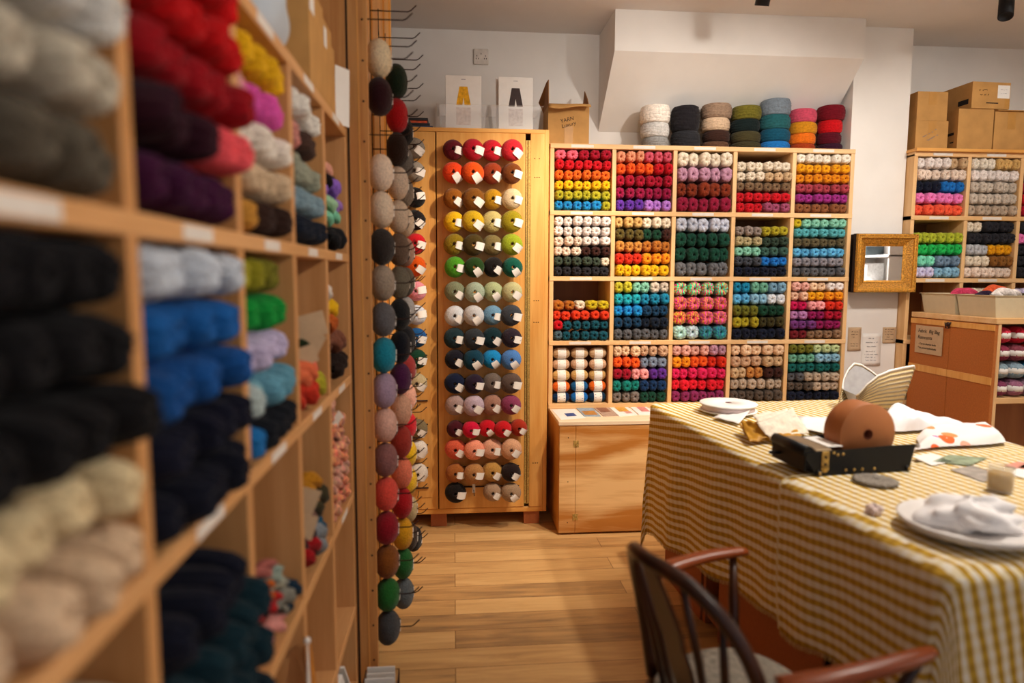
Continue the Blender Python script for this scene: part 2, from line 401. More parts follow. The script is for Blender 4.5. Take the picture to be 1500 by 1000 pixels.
# colour words for the yarn
C = dict(
 pk=('e0667c', 'pink'), cr=('a3122c', 'crimson'), rd=('c4101f', 'red'), orr=('dc641a', 'orange'), ye=('e6b512', 'yellow'), li=('a6a022', 'lime green'), bl=('1a7fbf', 'bright blue'),
 pe=('eb9c78', 'peach'), rp=('d4566a', 'rose pink'), oo=('ee5a1c', 'vivid orange'), dr=('a50f2c', 'dark red'), mg=('92103e', 'magenta burgundy'), pu=('5b2c98', 'purple'), ll=('ae74cc', 'lilac'),
 cm=('e4d5bf', 'cream'), mv=('bd8ca4', 'mauve pink'), ru=('7c2f17', 'rust brown'), bu=('8c1636', 'burgundy'), tn=('c4a47e', 'tan'), tp=('7b6047', 'taupe'), mr=('9c4a6a', 'dusky rose'),
 iv=('e8dece', 'ivory'), go=('e49c12', 'golden yellow'), gd=('d8820e', 'deep gold'), br=('a03a46', 'brick rose'), mp=('94287a', 'magenta purple'), bn=('85502f', 'brown'),
 wh=('e6dcd8', 'off white'), cp=('e5d0c0', 'cream pink'), db=('3a1d18', 'dark brown'), gg=('3a463a', 'dark grey green'), bk=('26252b', 'near black'),
 hn=('cfa767', 'honey tan'), ol=('574a20', 'olive'), dg=('0f3a28', 'dark green'), ca=('c5853c', 'camel'), cl=('ac6726', 'caramel'), ro=('d42e18', 'red orange'), og=('e68c16', 'orange gold'),
 pb=('bdc2d2', 'pale blue grey'), fg=('113f30', 'forest green'), gy=('66666a', 'grey'), tg=('8a7c74', 'taupe grey'), oy=('a59622', 'olive yellow'), kh=('ad9e76', 'khaki'), gk=('2d3d31', 'bottle green'), mi=('80bfa7', 'mint'), tk=('385a50', 'teal green'), ch=('3f434c', 'charcoal'), b2=('1a6cbc', 'blue'), nk=('12172a', 'navy black'),
 mu=('bca51a', 'mustard'), lt=('4f9ea6', 'light teal'), ob=('5a5038', 'olive brown'), lb=('58a6d2', 'light blue'), lg=('827e86', 'mid grey'), dk=('56565b', 'dark grey'),
 ob2=('ad6420', 'orange brown'), vr=('de3a1a', 'vermilion'), te=('0d4a5a', 'dark teal'), gb=('4a6470', 'blue grey'), yg=('c3bb32', 'yellow green'), bg=('c6b9ab', 'beige grey'), tq=('20a4b6', 'turquoise'), bt=('167ea4', 'teal blue'), br2=('1988d0', 'bright sky blue'), nv=('0f3656', 'dark blue'), nb=('0b182a', 'black navy'),
 sa=('69a68e', 'sage mint'), bs=('7097b0', 'slate blue'), sk=('88b6d0', 'sky blue'), w2=('dadde4', 'cool white'), o3=('68681f', 'leaf olive'), do=('3a3418', 'dark olive'),
 sp=('de a498'.replace(' ', ''), 'shell pink'), pc=('e6b89c', 'pale peach'), cs=('c21450', 'cerise'), fp=('ee9ea0', 'soft pink'), ml=('ac74a6', 'heather'), pl=('6a3270', 'plum purple'), mj=('88144f', 'magenta'), mn=('6e1820', 'maroon'), mb=('8a6a50', 'mid brown'),
 cx=('ebc6a2', 'cream peach'), be=('cea686', 'beige'), bg2=('7a88a0', 'blue grey'), vi=('582886', 'violet'), tt=('128076', 'teal'), ny=('10305a', 'navy'), ta=('7a6f6a', 'stone grey'), hp=('d62058', 'hot pink'), sc=('d8182c', 'scarlet'), pm=('862858', 'plum'),
 ot=('be7e40', 'orange tan'), bp=('b6a28e', 'pale taupe'), gt=('54483f', 'grey brown'), pg=('bece98', 'pale green'), dt=('105c58', 'deep teal'), hk=('e878b8', 'candy pink'), co=('ee5a3c', 'coral'), gr=('20ae50', 'green'), gm=('7e d8b8'.replace(' ', ''), 'mint green'), lv=('cfc8e8', 'lavender'), sl=('7088a0', 'steel blue'), lm=('a8b030', 'lime'), bw=('8a5a28', 'golden brown'), sv=('b0b0b4', 'silver grey'),
)
def yc(code):
    h, nm = C[code]; return lin(h), nm
def parse(row):
    out = []
    for tok in row.split():
        n = ''.join(ch for ch in tok.split('*')[1]) if '*' in tok else '1'
        out += [tok.split('*')[0]] * int(n)
    return out
ORD = ['first', 'second', 'third', 'fourth', 'fifth', 'sixth', 'seventh', 'eighth']
def jit(c, a=.08):
    f = 1 + random.uniform(-a, a); return (min(c[0] * f, 1), min(c[1] * f, 1), min(c[2] * f, 1), 1)

# ------------------------------------------------------------------ the room
YW, ZC, XL, XR = 4.2, 2.89, -.72, 4.7
STRUCT.update(floor='oak plank floor', ceiling='white ceiling', wall_back='white back wall behind the yarn shelves', wall_left='white wall behind the near yarn shelf', wall_right='white wall reflected in the gilt mirror',
              wall_column='white column between the two rear yarn shelves', wall_soffit='white sloping soffit over the rear yarn shelf')
def floor_mat():
    m, nt, b = mat('oak_planks')
    tc = N(nt, 'ShaderNodeTexCoord')
    bk = N(nt, 'ShaderNodeTexBrick'); bk.offset = .37; bk.inputs['Scale'].default_value = 1
    bk.inputs['Brick Width'].default_value = 1.22; bk.inputs['Row Height'].default_value = .128; bk.inputs['Mortar Size'].default_value = .0012
    bk.inputs['Color1'].default_value = (0, 0, 0, 1); bk.inputs['Color2'].default_value = (1, 1, 1, 1); bk.inputs['Mortar'].default_value = (.3, .3, .3, 1)
    nt.links.new(tc.outputs['Object'], bk.inputs['Vector'])
    mp = N(nt, 'ShaderNodeMapping'); mp.inputs['Scale'].default_value = (1.1, 11, 1); nt.links.new(tc.outputs['Object'], mp.inputs['Vector'])
    n1 = N(nt, 'ShaderNodeTexNoise', Scale=2.2, Detail=6, Roughness=.62, Distortion=.6)
    ad = N(nt, 'ShaderNodeVectorMath', operation='ADD'); nt.links.new(mp.outputs[0], ad.inputs[0]); nt.links.new(bk.outputs['Color'], ad.inputs[1]); nt.links.new(ad.outputs[0], n1.inputs['Vector'])
    mx = N(nt, 'ShaderNodeMath', operation='MULTIPLY_ADD'); mx.inputs[1].default_value = .46; nt.links.new(bk.outputs['Color'], mx.inputs[0]); 
    m3 = N(nt, 'ShaderNodeMath', operation='MULTIPLY'); m3.inputs[1].default_value = .9; nt.links.new(n1.outputs['Fac'], m3.inputs[0]); nt.links.new(m3.outputs[0], mx.inputs[2])
    r = N(nt, 'ShaderNodeValToRGB'); cr = r.color_ramp
    cr.elements[0].position = .25; cr.elements[0].color = lin('735a42'); cr.elements[1].position = .95; cr.elements[1].color = lin('d8b078')
    e = cr.elements.new(.55); e.color = lin('b88e5a'); e = cr.elements.new(.75); e.color = lin('cba26a')
    nt.links.new(mx.outputs[0], r.inputs['Fac'])
    dm = N(nt, 'ShaderNodeMix', data_type='RGBA', blend_type='MULTIPLY'); dm.inputs['B'].default_value = lin('7a5a40')
    nt.links.new(bk.outputs['Fac'], dm.inputs['Factor']); nt.links.new(r.outputs['Color'], dm.inputs['A'])
    nt.links.new(dm.outputs['Result'], b.inputs['Base Color']); b.inputs['Roughness'].default_value = .36
    bp = N(nt, 'ShaderNodeBump', Strength=.08, Distance=.003); nt.links.new(n1.outputs['Fac'], bp.inputs['Height']); nt.links.new(bp.outputs['Normal'], b.inputs['Normal'])
    return m
M['floor'] = floor_mat()
struct('floor', MB().box(XL, XR, -2.2, YW, -.06, 0), M['floor'])
struct('ceiling', MB().box(XL, XR, -2.2, YW, ZC, ZC + .06), M['ceil'])
struct('wall_back', MB().box(XL, XR, YW, YW + .08, 0, ZC), M['wall'])
struct('wall_left', MB().box(XL - .08, XL, -2.2, YW, 0, ZC), M['wall'])
struct('wall_right', MB().box(XR, XR + .08, -2.2, YW, 0, ZC), M['wall'])
# soffit: straight front then slope back to the wall
mb = MB(); a, bq = .905, 2.37
pr = [(3.8, ZC), (3.8, 2.668), (YW, 2.31), (YW, ZC)]
mb.add([(a, y, z) for y, z in pr] + [(bq, y, z) for y, z in pr], [(0, 1, 2, 3), (7, 6, 5, 4), (0, 4, 5, 1), (1, 5, 6, 2), (3, 2, 6, 7), (0, 3, 7, 4)])
struct('wall_soffit', mb, M['wall'])
struct('wall_column', MB().box(2.386, 2.748, 3.92, YW, 0, ZC), M['wall'])
# socket
so = thing('wall_socket', 'white double wall socket high on the back wall', 'socket', (.176, YW - .001, 2.735))
MB().bbox(-.046, .046, -.012, 0, -.046, .046, .004).build('face_plate', plain('socket_plastic', 'd8d0c8', .4), so)
for px, pz in ((-.026, .004), (-.03, -.012), (-.016, -.012), (.026, .004), (.02, -.012), (.032, -.012), (0, .016)):
    MB().box(px - .002, px + .002, -.0128, -.0115, pz - .004, pz + .004).build('pin_slot', M['ink'], so)
# ------------------------------------------------------------------ rear cubby shelves
def cubby_shelf(name, label, x0, ncol, bw, z0, nrow, bh, yf, depth, skip=(), t=.024):
    s = thing(name, label, 'shelf', (x0, yf, z0)); 
    W = ncol * bw; Hh = nrow * bh
    MB().box(-t / 2, W + t / 2, depth - .01, depth, 0, Hh).build('back_panel', M['back'], s)
    for i in range(ncol + 1):
        MB().bbox(i * bw - t / 2, i * bw + t / 2, .004, depth - .01, .0, Hh + t * .5 * 0, .0015).build('upright', M['birchz'], s)
    for j in range(nrow + 1):
        bd = MB().bbox(-t / 2, W + t / 2, 0, depth - .01, j * bh - t * .55, j * bh + t * .55, .002).build('shelf_board', M['birchx'], s)
        if 0 < j:
            for i in range(ncol):
                MB().box(i * bw + bw * .3, i * bw + bw * .66, -.0012, 0, j * bh - .008, j * bh + .008).build('shelf_label', M['cardpaper'], bd)
    return s
RX0, RBW, RZ0, RBH, RYF = .567, .3602, .648, .3765, 3.85
cubby_shelf('cubby_shelf', 'pale birch cubby shelf of twenty squares packed with yarn on the back wall', RX0, 5, RBW, RZ0, 4, RBH, RYF, .34)
SX0, SBW = 2.765, .344
SZ0 = 2.148 - 4 * .3765
cubby_shelf('cubby_shelf', 'birch cubby shelf right of the white column with cardboard boxes on top', SX0, 3, SBW, SZ0, 4, .3765, RYF, .34)

# contents, layer by layer from the top; '-' first means the top of the cubby is empty
MAIN = {
 (0,0): 'pk*2 cr*3|rd*6|orr*6|ye*6|li*6|bl*5 li', (0,1): 'pe*3 rp*3|oo*4 rd*2|dr*6|mg*6|pu*3 ll*3', (0,2): 'cm*5|mv*5|ru*5|bu*5',
 (0,3): '-cm*6|cm*3 tn*3|tp*6|rd*6|rd*3 mr*3', (0,4): 'iv*6|go*6|gd*6|br*6|mp*6|bn*6',
 (1,0): 'wh*6|wh*6|cp*3 wh*3|cp*3 db*3|gg*5 cm|bk*6', (1,1): 'hn*3 cm*3|ol*3 dg*2 db|ca*3 cl*3|ro*3 og*3|ye*6', (1,2): 'pb*5|fg*5|fg*5|gy*5',
 (1,3): '-tg*3 oy*3|kh*3 gk*3|mi*3 tk*3|ch*3 b2*3|nk*6', (1,4): 'mu mi*5|lt*6|ob*6|lb*6|lg*6|dk*6',
 (2,0): '-ob2*2 cm mu*2|vr*6|rd te*5|gb te*5', (2,1): 'yg*2 mi*2 bg*2|tq*3 bt*3|br2*3 nv*3|nv*3 nb*3|dk*6', (2,2): 'V',
 (2,3): 'bt*2 sa*2 bs*2|lb*2 sk*2 w2*2|o3*3 dg*3|oy*3 do*3|nk*6', (2,4): 'sp*2 cx*2 wh*2|pc*2 go*2 og*2|cs*2 fp*2 ro*2|ml*2 mj*2 dr*2|pl*3 mj*3|mn*2 mb*4',
 (3,0): 'S', (3,1): 'cx*3 be*3|oo*3 bg2*3|cr*2 fp*2 vi*2|tt*3 ny*3|ta*3 fg*3', (3,2): 'sp*4 mv*2|og*2 oo*2 ro*2|hp*6|sc*6|pm*6',
 (3,3): 'cx*5|be*3 tn*2|tn*2 ot*2 db*2|bp*6|gt*6', (3,4): 'o3*3 pg*3|sa*3 sk*3|dt*6|dk*2 bp*4|gt*3 bp*3|nk*6',
}
SIDE = {
 (0,0): 'wh*4 tn*2|cp*6|nk*3 b2*3|hk*5|co*5', (0,1): 'iv*3 hn*3|wh*6|bg*6|bg*6|bp*6', (0,2): 'mn*6|mn*6|dr*6|rd*6|dr*6',
 (1,0): '-lm*6|gr*6|gm*3 sl*3|lv*3 sk*3', (1,1): 'cm*2 bk*4|bk*6|sv*3 go*3|cm*3 bw*3|cp*6', (1,2): 'bk*6|hk*6|bk*6|bk*6|bk*6', (2,1): '+cm*6', (2,2): '+lv*6',
}
ROWN = ['top row', 'second row', 'third row', 'bottom row']
count_small = 0
STUFF = MB(); STUFF_T = []
def put_end(meshes, name, x, y, z, w, d, h, code, label, cat, group):
    c, nm = yc(code)
    o = link(random.choice(meshes), name, None, (x, y, z), (random.uniform(-.05, .05), random.uniform(-.07, .07), random.uniform(-.07, .07)), (w * random.choice([1, -1]), d, h), jit(c))
    return tag(o, label, cat, group)
def fill(spec, xa, xb, za, zb, where, col, side=False):
    global count_small
    gap = spec.startswith('-'); one = spec.startswith('+'); spec = spec.lstrip('-+')
    xi0, xi1, zi0, zi1 = xa + .0145, xb - .0145, za + .015, zb - .015
    layers = [parse(r) for r in spec.split('|')]
    n = len(layers); Ht = (zi1 - zi0)
    if gap: Ht *= .86 if n >= 5 else (.68 if not side else .80)
    lh = .062 if one else Ht / n
    ztop0 = zi1 - .03 if one else zi0 + Ht
    for li_, L in enumerate(layers):
        zc = ztop0 - (li_ + .5) * lh
        ws = np.array([random.uniform(.9, 1.1) for _ in L]); ws = ws / ws.sum() * (xi1 - xi0); x = xi0
        for k, code in enumerate(L):
            w = ws[k]; xc = x + w / 2; x += w
            hh = lh * random.uniform(.955, .995)
            y = RYF + .062 + random.uniform(-.012, .012)
            _, nm = yc(code)
            lay = ('only visible layer' if one else ['top layer', 'second layer', 'third layer', 'fourth layer', 'fifth layer', 'sixth layer'][li_])
            plump = len(L) == 5 and n == 4 and not gap and not side
            indiv = plump or (not side and (col, where) in SMALL_OK)
            if indiv:
                lab = f"{nm} yarn ball, {ORD[k]} from left, {lay} of {ROWN[where].replace(' ', '-')} {ORD[col]}-column rear cubby"
                nmk = 'chunky_yarn_ball' if plump else 'yarn_ball'
                put_end(ENDS, nmk, xc, y, zc - (lh - hh) / 2, w * .985, .085, hh, code, lab, 'yarn ball', 'chunky yarn balls in the rear shelf' if plump else 'yarn balls in the rear shelf')
                if not plump: count_small += 1
            else:
                me = random.choice(ENDA); n0 = len(me.vertices)
                co = np.zeros(n0 * 3); me.vertices.foreach_get('co', co); co = co.reshape(-1, 3) * np.array([w * .985, .085, hh]) + np.array([xc, y, zc - (lh - hh) / 2])
                STUFF.add(co, [tuple(p.vertices) for p in me.polygons], True)
                STUFF_T.append((n0, jit(yc(code)[0])))
SMALL_OK = {(0,0),(0,1),(0,2),(1,0),(1,1),(1,2),(1,3),(2,3),(3,0),(3,1)}   # (column, row) whose balls are built one by one
for (r, c), spec in MAIN.items():
    xa, xb = RX0 + c * RBW, RX0 + (c + 1) * RBW
    zb, za = RZ0 + (4 - r) * RBH, RZ0 + (3 - r) * RBH
    if spec == 'V':
        vc = [['e08a28', 'e06a38', 'e07828', 'd8a040'], ['d83050', 'dc4058', 'e04450', 'dc3a58'], ['e0702c', 'dc6030', 'dc4468', 'e04c70'], ['a8d4cc', 'b4ccd4', '1c7c8c', '188898']]
        vn = ['rainbow', 'red and pink', 'orange and pink', 'teal and pale blue']
        lh = (RBH - .03) / 4
        for i in range(4):
            for k in range(4):
                w = (RBW - .03) / 4
                o = link(random.choice(ENDW if i else ENDV), 'variegated_yarn_ball', None, (xa + .015 + (k + .5) * w, RYF + .064 + random.uniform(-.01, .01), zb - .015 - (i + .5) * lh), (0, random.uniform(-.06, .06), 0), (w * .97, .09, lh * .96), lin(vc[i][k]))
                tag(o, f"variegated {vn[i]} yarn ball, {ORD[k]} from left, {ORD[i]} layer of multicoloured rear cubby", 'yarn ball', 'variegated yarn balls')
    elif spec == 'S':
        rows = ['tn tn tn', 'be be be', 'hn hn hn', 'orr nv orr', 'ny b2 nv']
        lh = .066; w = (RBW - .03) / 3
        for i, rw in enumerate(rows):
            for k, code in enumerate(rw.split()):
                cc, nm = yc(code)
                if i == 3 and k == 1: cc, nm = lin('1a5a90'), 'blue'
                if i == 0: nm = 'light ' + nm
                z = za + .014 + (4 - i + .5) * lh
                o = link(random.choice(SKE), 'banded_yarn_skein', None, (xa + .015 + (k + .5) * w, RYF + .05 + random.uniform(-.008, .008), z), (random.uniform(0, 6), 0, random.uniform(-.05, .05)), (w * .645, .066, .0645), jit(cc))
                link(SKBAND, 'paper_band', o, (0, 0, 0), (0, 0, 0), (1.15, 1.06, 1.06))
                tag(o, f"{nm} yarn skein with white band, {ORD[k]} from left, {ORD[i]} layer, bottom-left rear cubby", 'yarn skein', 'banded skeins in the rear shelf')
    else:
        fill(spec, xa, xb, za, zb, r, c)
for (r, c), spec in SIDE.items():
    zb, za = SZ0 + (4 - r) * .3765, SZ0 + (3 - r) * .3765
    fill(spec, SX0 + c * SBW, SX0 + (c + 1) * SBW, za, zb, r, c, True)
o = STUFF.build('stored_yarn', M['yarnattr'])
ca = o.data.color_attributes.new('tint', 'FLOAT_COLOR', 'POINT')
arr = np.concatenate([np.tile(np.array(c, dtype=np.float32), (n, 1)) for n, c in STUFF_T]); ca.data.foreach_set('color', arr.ravel())
tag(o, 'small end-on yarn in mixed colours packed in the remaining rear cubbies toward the right', 'yarn', None, 'stuff')
print('small individual balls', count_small, 'stuff', len(STUFF_T))
#PART2
# ------------------------------------------------------------------ where things stand, read off the camera's rays
_f, _yaw, _pitch, _roll, EYE = 977.3028, .0877, .0990, .0026, 1.42
def _ray(u, v):
    sy, cy, sp, cp = math.sin(_yaw), math.cos(_yaw), math.sin(_pitch), math.cos(_pitch)
    fw = Vector((sy * cp, cy * cp, -sp)); ri = Vector((cy, -sy, 0)); up = ri.cross(fw)
    r2 = ri * math.cos(_roll) + up * math.sin(_roll); u2 = up * math.cos(_roll) - ri * math.sin(_roll)
    return fw + r2 * ((u - 750) / _f) - u2 * ((v - 500) / _f)
def atY(u, v, Y): d = _ray(u, v); d = d * (Y / d.y); return Vector((d.x, d.y, d.z + EYE))
def atX(u, v, X): d = _ray(u, v); d = d * (X / d.x); return Vector((d.x, d.y, d.z + EYE))
def atZ(u, v, Z): d = _ray(u, v); d = d * ((Z - EYE) / d.z); return Vector((d.x, d.y, d.z + EYE))
def hexl(h): return lin(h)

def text(name, body, size, m, parent, loc, rot=(PI / 2, 0, 0), align='CENTER', shear=0, depth=.0004):
    cu = bpy.data.curves.new(name, 'FONT'); cu.body = body; cu.size = size; cu.align_x = align; cu.align_y = 'CENTER'; cu.extrude = depth; cu.shear = shear; cu.resolution_u = 3
    t = bpy.data.objects.new(name + '_tmp', cu); COL.objects.link(t)
    me = bpy.data.meshes.new_from_object(t.evaluated_get(bpy.context.evaluated_depsgraph_get()))
    bpy.data.objects.remove(t); bpy.data.curves.remove(cu)
    me.materials.clear(); me.materials.append(m)
    return link(me, name, parent, loc, rot)
def scribble(name, lines, w, m, parent, loc, rot=(PI / 2, 0, 0), amp=.0042, th=.0011, slant=0):
    """rows of pen strokes on a card; local XY plane"""
    mb = MB(); r = random.Random(len(name) + int(w * 1000))
    for ly, frac in lines:
        x = -w / 2 * frac; pts = []
        while x < w / 2 * frac:
            if r.random() < .16 and len(pts) > 3:
                mb.tube(pts, th, 4); pts = []; x += amp * 2.2
            pts.append((x + r.uniform(-.3, .3) * amp, ly + r.uniform(-1, 1) * amp + slant * x, 0)); x += amp * .62
        if len(pts) > 2: mb.tube(pts, th, 4)
    return link(mb.mesh(name, m), name, parent, loc, rot)

# ------------------------------------------------------------------ near yarn shelf on the left
A, Y0, CW = -.334, .740, .3627
LZ = [1.864, 1.473, 1.082, .690, .299, .035]
ls = thing('cubby_shelf', 'tall beech cubby shelf running along the left wall, nearest the viewer', 'shelf', (A, Y0, 0))
D = .355
MB().box(-D, -D + .008, -CW * 2, CW * 4, 0, LZ[0]).build('back_panel', M['back'], ls)
for i in range(-2, 5):
    MB().bbox(-D + .008, -.001, i * CW - .013, i * CW + .013, 0, LZ[0] - .012, .0015).build('upright', M['beechz'], ls)
for j, z in enumerate(LZ):
    bd = MB().bbox(-D + .008, 0, -CW * 2 - .013, CW * 4 + .013, z - .0135, z + .0135, .002).build('shelf_board', M['beechy'], ls)
    if j < 4:
        for i in range(-1, 4):
            if (i, j) in ((-1, 2), (2, 3), (1, 3), (0, 3)): continue
            MB().box(0, .0012, (i + .36) * CW, (i + .64) * CW, z - .009, z + .009).build('shelf_label', M['cardpaper'], bd)

def lball(x, y, z, w, d, h, code, label, me=None):
    c = lin(code) if len(code) == 6 and code not in C else yc(code)[0]
    o = link(me or random.choice(NEAR), 'yarn_skein', None, (x, y, z), (random.uniform(-.03, .03), random.uniform(-.03, .03), PI / 2 + random.uniform(-.07, .07)), (w, d, h), jit(c))
    return tag(o, label, 'yarn skein', 'yarn skeins on the near shelf')
BAYN = {-1: 'nearest', 0: 'second', 1: 'third', 2: 'fourth', 3: 'last'}
LROW = ['top', 'second', 'third', 'fourth', 'lowest']
def lfill(bay, row, layers, per=5, rec=.0, lh=.0718, first=0):
    """layers from the bottom up: list of (hex or list of hex, colour word, recess, how many)"""
    ya = Y0 + bay * CW + .0145; yb = ya + CW - .029; z = LZ[row + 1] + .0165
    for li_, L in enumerate(layers):
        hx, nm, rc, cnt = L; w = (yb - ya) / per
        for k in range(first, cnt):
            h = hx[k] if isinstance(hx, (list, tuple)) else hx
            n = nm[k] if isinstance(nm, (list, tuple)) else nm
            x = A - rc * (.6 if rc < 0 else .3) - .080 + random.uniform(-.014, .014)
            lball(x, ya + (k + .5) * w, z + lh / 2, w * random.uniform(.84, .91), .12, lh * random.uniform(.94, .985), h,
                  f"{n} yarn skein, {ORD[k]} from the near side, {ORD[li_]} layer up, {LROW[row]} {BAYN[bay]}-bay cubby")
        z += lh
# nearest bay
lfill(-1, 0, [('564e42', 'dark taupe', 0, 5), ('b8ae9c', 'beige', 0, 5), ('d8d6d2', 'pale grey', -.01, 5), ('dcdcdc', 'greyish white', -.01, 5)], first=1)
lfill(-1, 1, [('d6b898', 'cream pink', -.005, 5), ('dcc69c', 'cream', 0, 5), ('0f0d10', 'black', -.02, 5), ('100e11', 'black', -.02, 5), ('0e0c10', 'black', -.01, 5)], first=1)
lfill(-1, 2, [('b8a48c', 'beige', .01, 5), ('b8a48c', 'beige', .01, 5), ('b9a890', 'beige', .0, 5), ('bcaa92', 'pale beige', 0, 5)], first=3)
# second bay
lfill(0, 0, [('3a0a30', 'plum purple', -.01, 5), (['2a0818', '2c0818', '2c0818', 'e8525a', 'ea565e'], ['dark maroon', 'dark maroon', 'dark maroon', 'coral pink', 'coral pink'], -.02, 5), ('8e0614', 'deep red', -.025, 5), ('b8080e', 'red', -.03, 5), ('c80a10', 'bright red', -.02, 5)])
lfill(0, 1, [('0a0c1c', 'navy black', -.015, 5), ('0b0d20', 'navy black', -.01, 5), ('124a8c', 'royal blue', 0, 5), ('14559a', 'royal blue', -.005, 5), ('c2cad6', 'icy white', 0, 5)])
lfill(0, 2, [('081c26', 'dark teal', -.04, 5), ('08222c', 'dark teal', -.05, 5), ('0a2630', 'dark teal', -.045, 5), ('0a0d1e', 'navy black', -.02, 4)], lh=.078)
# third bay
lfill(1, 0, [(['c08838', 'c08838', '33201a', '33201a', '33201a'], ['tan orange', 'tan orange', 'dark brown', 'dark brown', 'dark brown'], .055, 5), ('cdb292', 'beige', .035, 5), ('e3d8cc', 'white', .045, 5), (['d8a09a', 'd878a0', 'd452a4', 'd452a4', 'd452a4'], ['dusty pink', 'pink', 'hot pink', 'hot pink', 'hot pink'], .055, 5), ('dca814', 'yellow', .055, 5)], lh=.07)
lfill(1, 1, [(['1a68a8', '11141c', '11141c', '11141c', '11141c'], ['blue', 'navy black', 'navy black', 'navy black', 'navy black'], .012, 5), (['a8b8b8', '76a8b8', '5f96ac', '5f96ac', '5f96ac'], ['pale grey blue', 'light blue', 'light blue', 'light blue', 'light blue'], .022, 5), ('c0b4d6', 'lilac', .035, 5), (['30c090', '129038', '128a36', '128a36', '128a36'], ['mint', 'green', 'green', 'green', 'green'], .06, 5), (['a8a02c', '8a841c', '6c681a', '6c681a'], ['yellow green', 'olive', 'dark olive', 'dark olive'], .065, 4)], lh=.0715)
# fourth bay
lfill(2, 0, [('141a28', 'navy', .01, 5), ('7c94a0', 'blue grey', .045, 5), ('949684', 'sage grey', .035, 5), (['c08078', 'c87c74', '4a342c', '4a342c'], ['dusty pink', 'salmon', 'dark brown', 'dark brown'], .065, 4), ('ded8d0', 'white', .03, 5)], lh=.068)
# last bay: hanks, one by one
def hank(x, y, z, rz, ry, L, dia, code, label, var=False, group='twisted hanks on the near shelf'):
    o = link(HANKV if var else random.choice(HANK), 'yarn_hank', None, (x, y, z), (random.uniform(0, 3), ry, rz), (L / 1.6, dia / .6, dia / .6), lin(code))
    return tag(o, label, 'yarn hank', group)
def pil(bay, row, items, where):
    """items: (u, v, dx, hex, colour, length, dia, variegated): a hank at the pixel, dx behind the shelf's front edge"""
    for n, (u, v, dx, hx, nm, L, dia) in enumerate(items):
        p = atX(u, v, A - .02)
        lowest = LZ[row + 1] + .016 + dia * .5
        ya = Y0 + bay * CW + .020 + L * .5
        hank(A - .016 - dx * .22, min(max(p.y, ya), ya + CW - .040 - L), max(p.z, lowest), PI / 2 + random.uniform(-.3, .3), 0, L, dia, hx, f"{nm} yarn hank {where}")
pil(3, 0, [(494, 355, .05, '15171c', 'black', .16, .075), (503, 352, .06, '1c1a1c', 'dark grey', .15, .07), (487, 318, .08, '7cc8a8', 'bright mint', .14, .06), (484, 299, .09, '9cc8a4', 'pale mint', .14, .06), (492, 302, .09, '9a72c4', 'violet', .14, .06), (489, 275, .09, '8a62c8', 'purple', .15, .075), (483, 262, .10, '1e1418', 'blackish', .12, .055), (482, 250, .10, 'd89a88', 'salmon pink', .14, .06)], 'in the pile of the top cubby of the last bay')
pil(3, 1, [(492, 535, .04, '1e110e', 'almost black', .17, .08), (503, 525, .05, '241410', 'dark brown', .16, .07), (491, 500, .04, '7a4a38', 'mid brown', .18, .075), (503, 497, .05, '704432', 'reddish brown', .16, .065), (488, 474, .09, 'b4561c', 'burnt orange', .14, .065), (489, 453, .09, 'e0b010', 'bright yellow', .14, .065), (482, 428, .10, 'd8d0c8', 'white', .14, .06)], 'in the pile of the second cubby of the last bay')
pil(2, 1, [(446, 590, .04, 'c43420', 'red orange', .15, .08), (462, 572, .06, 'a8a028', 'olive lime', .16, .08), (452, 572, .08, '4a4a14', 'dark olive', .14, .06), (446, 550, .06, 'd86a44', 'soft orange', .15, .08), (455, 541, .08, 'd8584c', 'coral', .14, .065), (452, 508, .08, '1c2a14', 'dark green', .12, .05)], 'in the pile below the kraft envelopes')
pil(2, 2, [(449, 807, .05, '9a1018', 'deep red', .15, .08), (446, 788, .08, '38202a', 'dark plum', .14, .07), (462, 788, .05, '7c8288', 'grey', .16, .085), (474, 765, .08, '124a66', 'teal blue', .14, .06), (455, 752, .09, '7a5a50', 'brown', .14, .07), (460, 742, .09, 'c07a10', 'ochre', .14, .065), (470, 720, .10, '3a3420', 'olive brown', .18, .10), (455, 715, .09, 'b4781a', 'golden brown', .15, .08)], 'in the pile of the third cubby, fourth bay')
pil(1, 2, [(414, 873, .05, '7c7a70', 'grey', .13, .07), (408, 850, .08, 'a9aa98', 'pale sage', .13, .055), (428, 862, .07, '12293c', 'navy blue', .13, .075), (390, 870, .04, 'b85a14', 'orange', .1, .045), (396, 852, .06, '8a9a90', 'grey green', .12, .045), (392, 888, .03, 'a81418', 'red', .1, .045), (399, 920, .02, 'd89088', 'pink', .11, .05), (393, 838, .08, 'a86058', 'dusty rose', .1, .04)], 'in the small pile of the third cubby, third bay')
k = 0
for zz in range(9):
    for yy in range(3):
        if zz > 5 and yy > 0 and zz + yy > 7: continue
        if yy == 2: continue
        y = Y0 + 3 * CW + .098 + yy * .167; z = LZ[3] + .045 + zz * .0385
        hank(A - .022 - (.012 if zz > 4 else 0) - .006 * (zz % 2), y, z, PI / 2 + random.uniform(-.06, .06), 0, .155, .058, random.choice(['e09060', 'dc9c74', 'd8a888', 'd09a80']), f"peach and grey variegated hank, {['near', 'far'][yy]} one in {ORD[zz] if zz < 8 else 'topmost'} layer up, last bay", True, 'variegated hanks in the last bay')
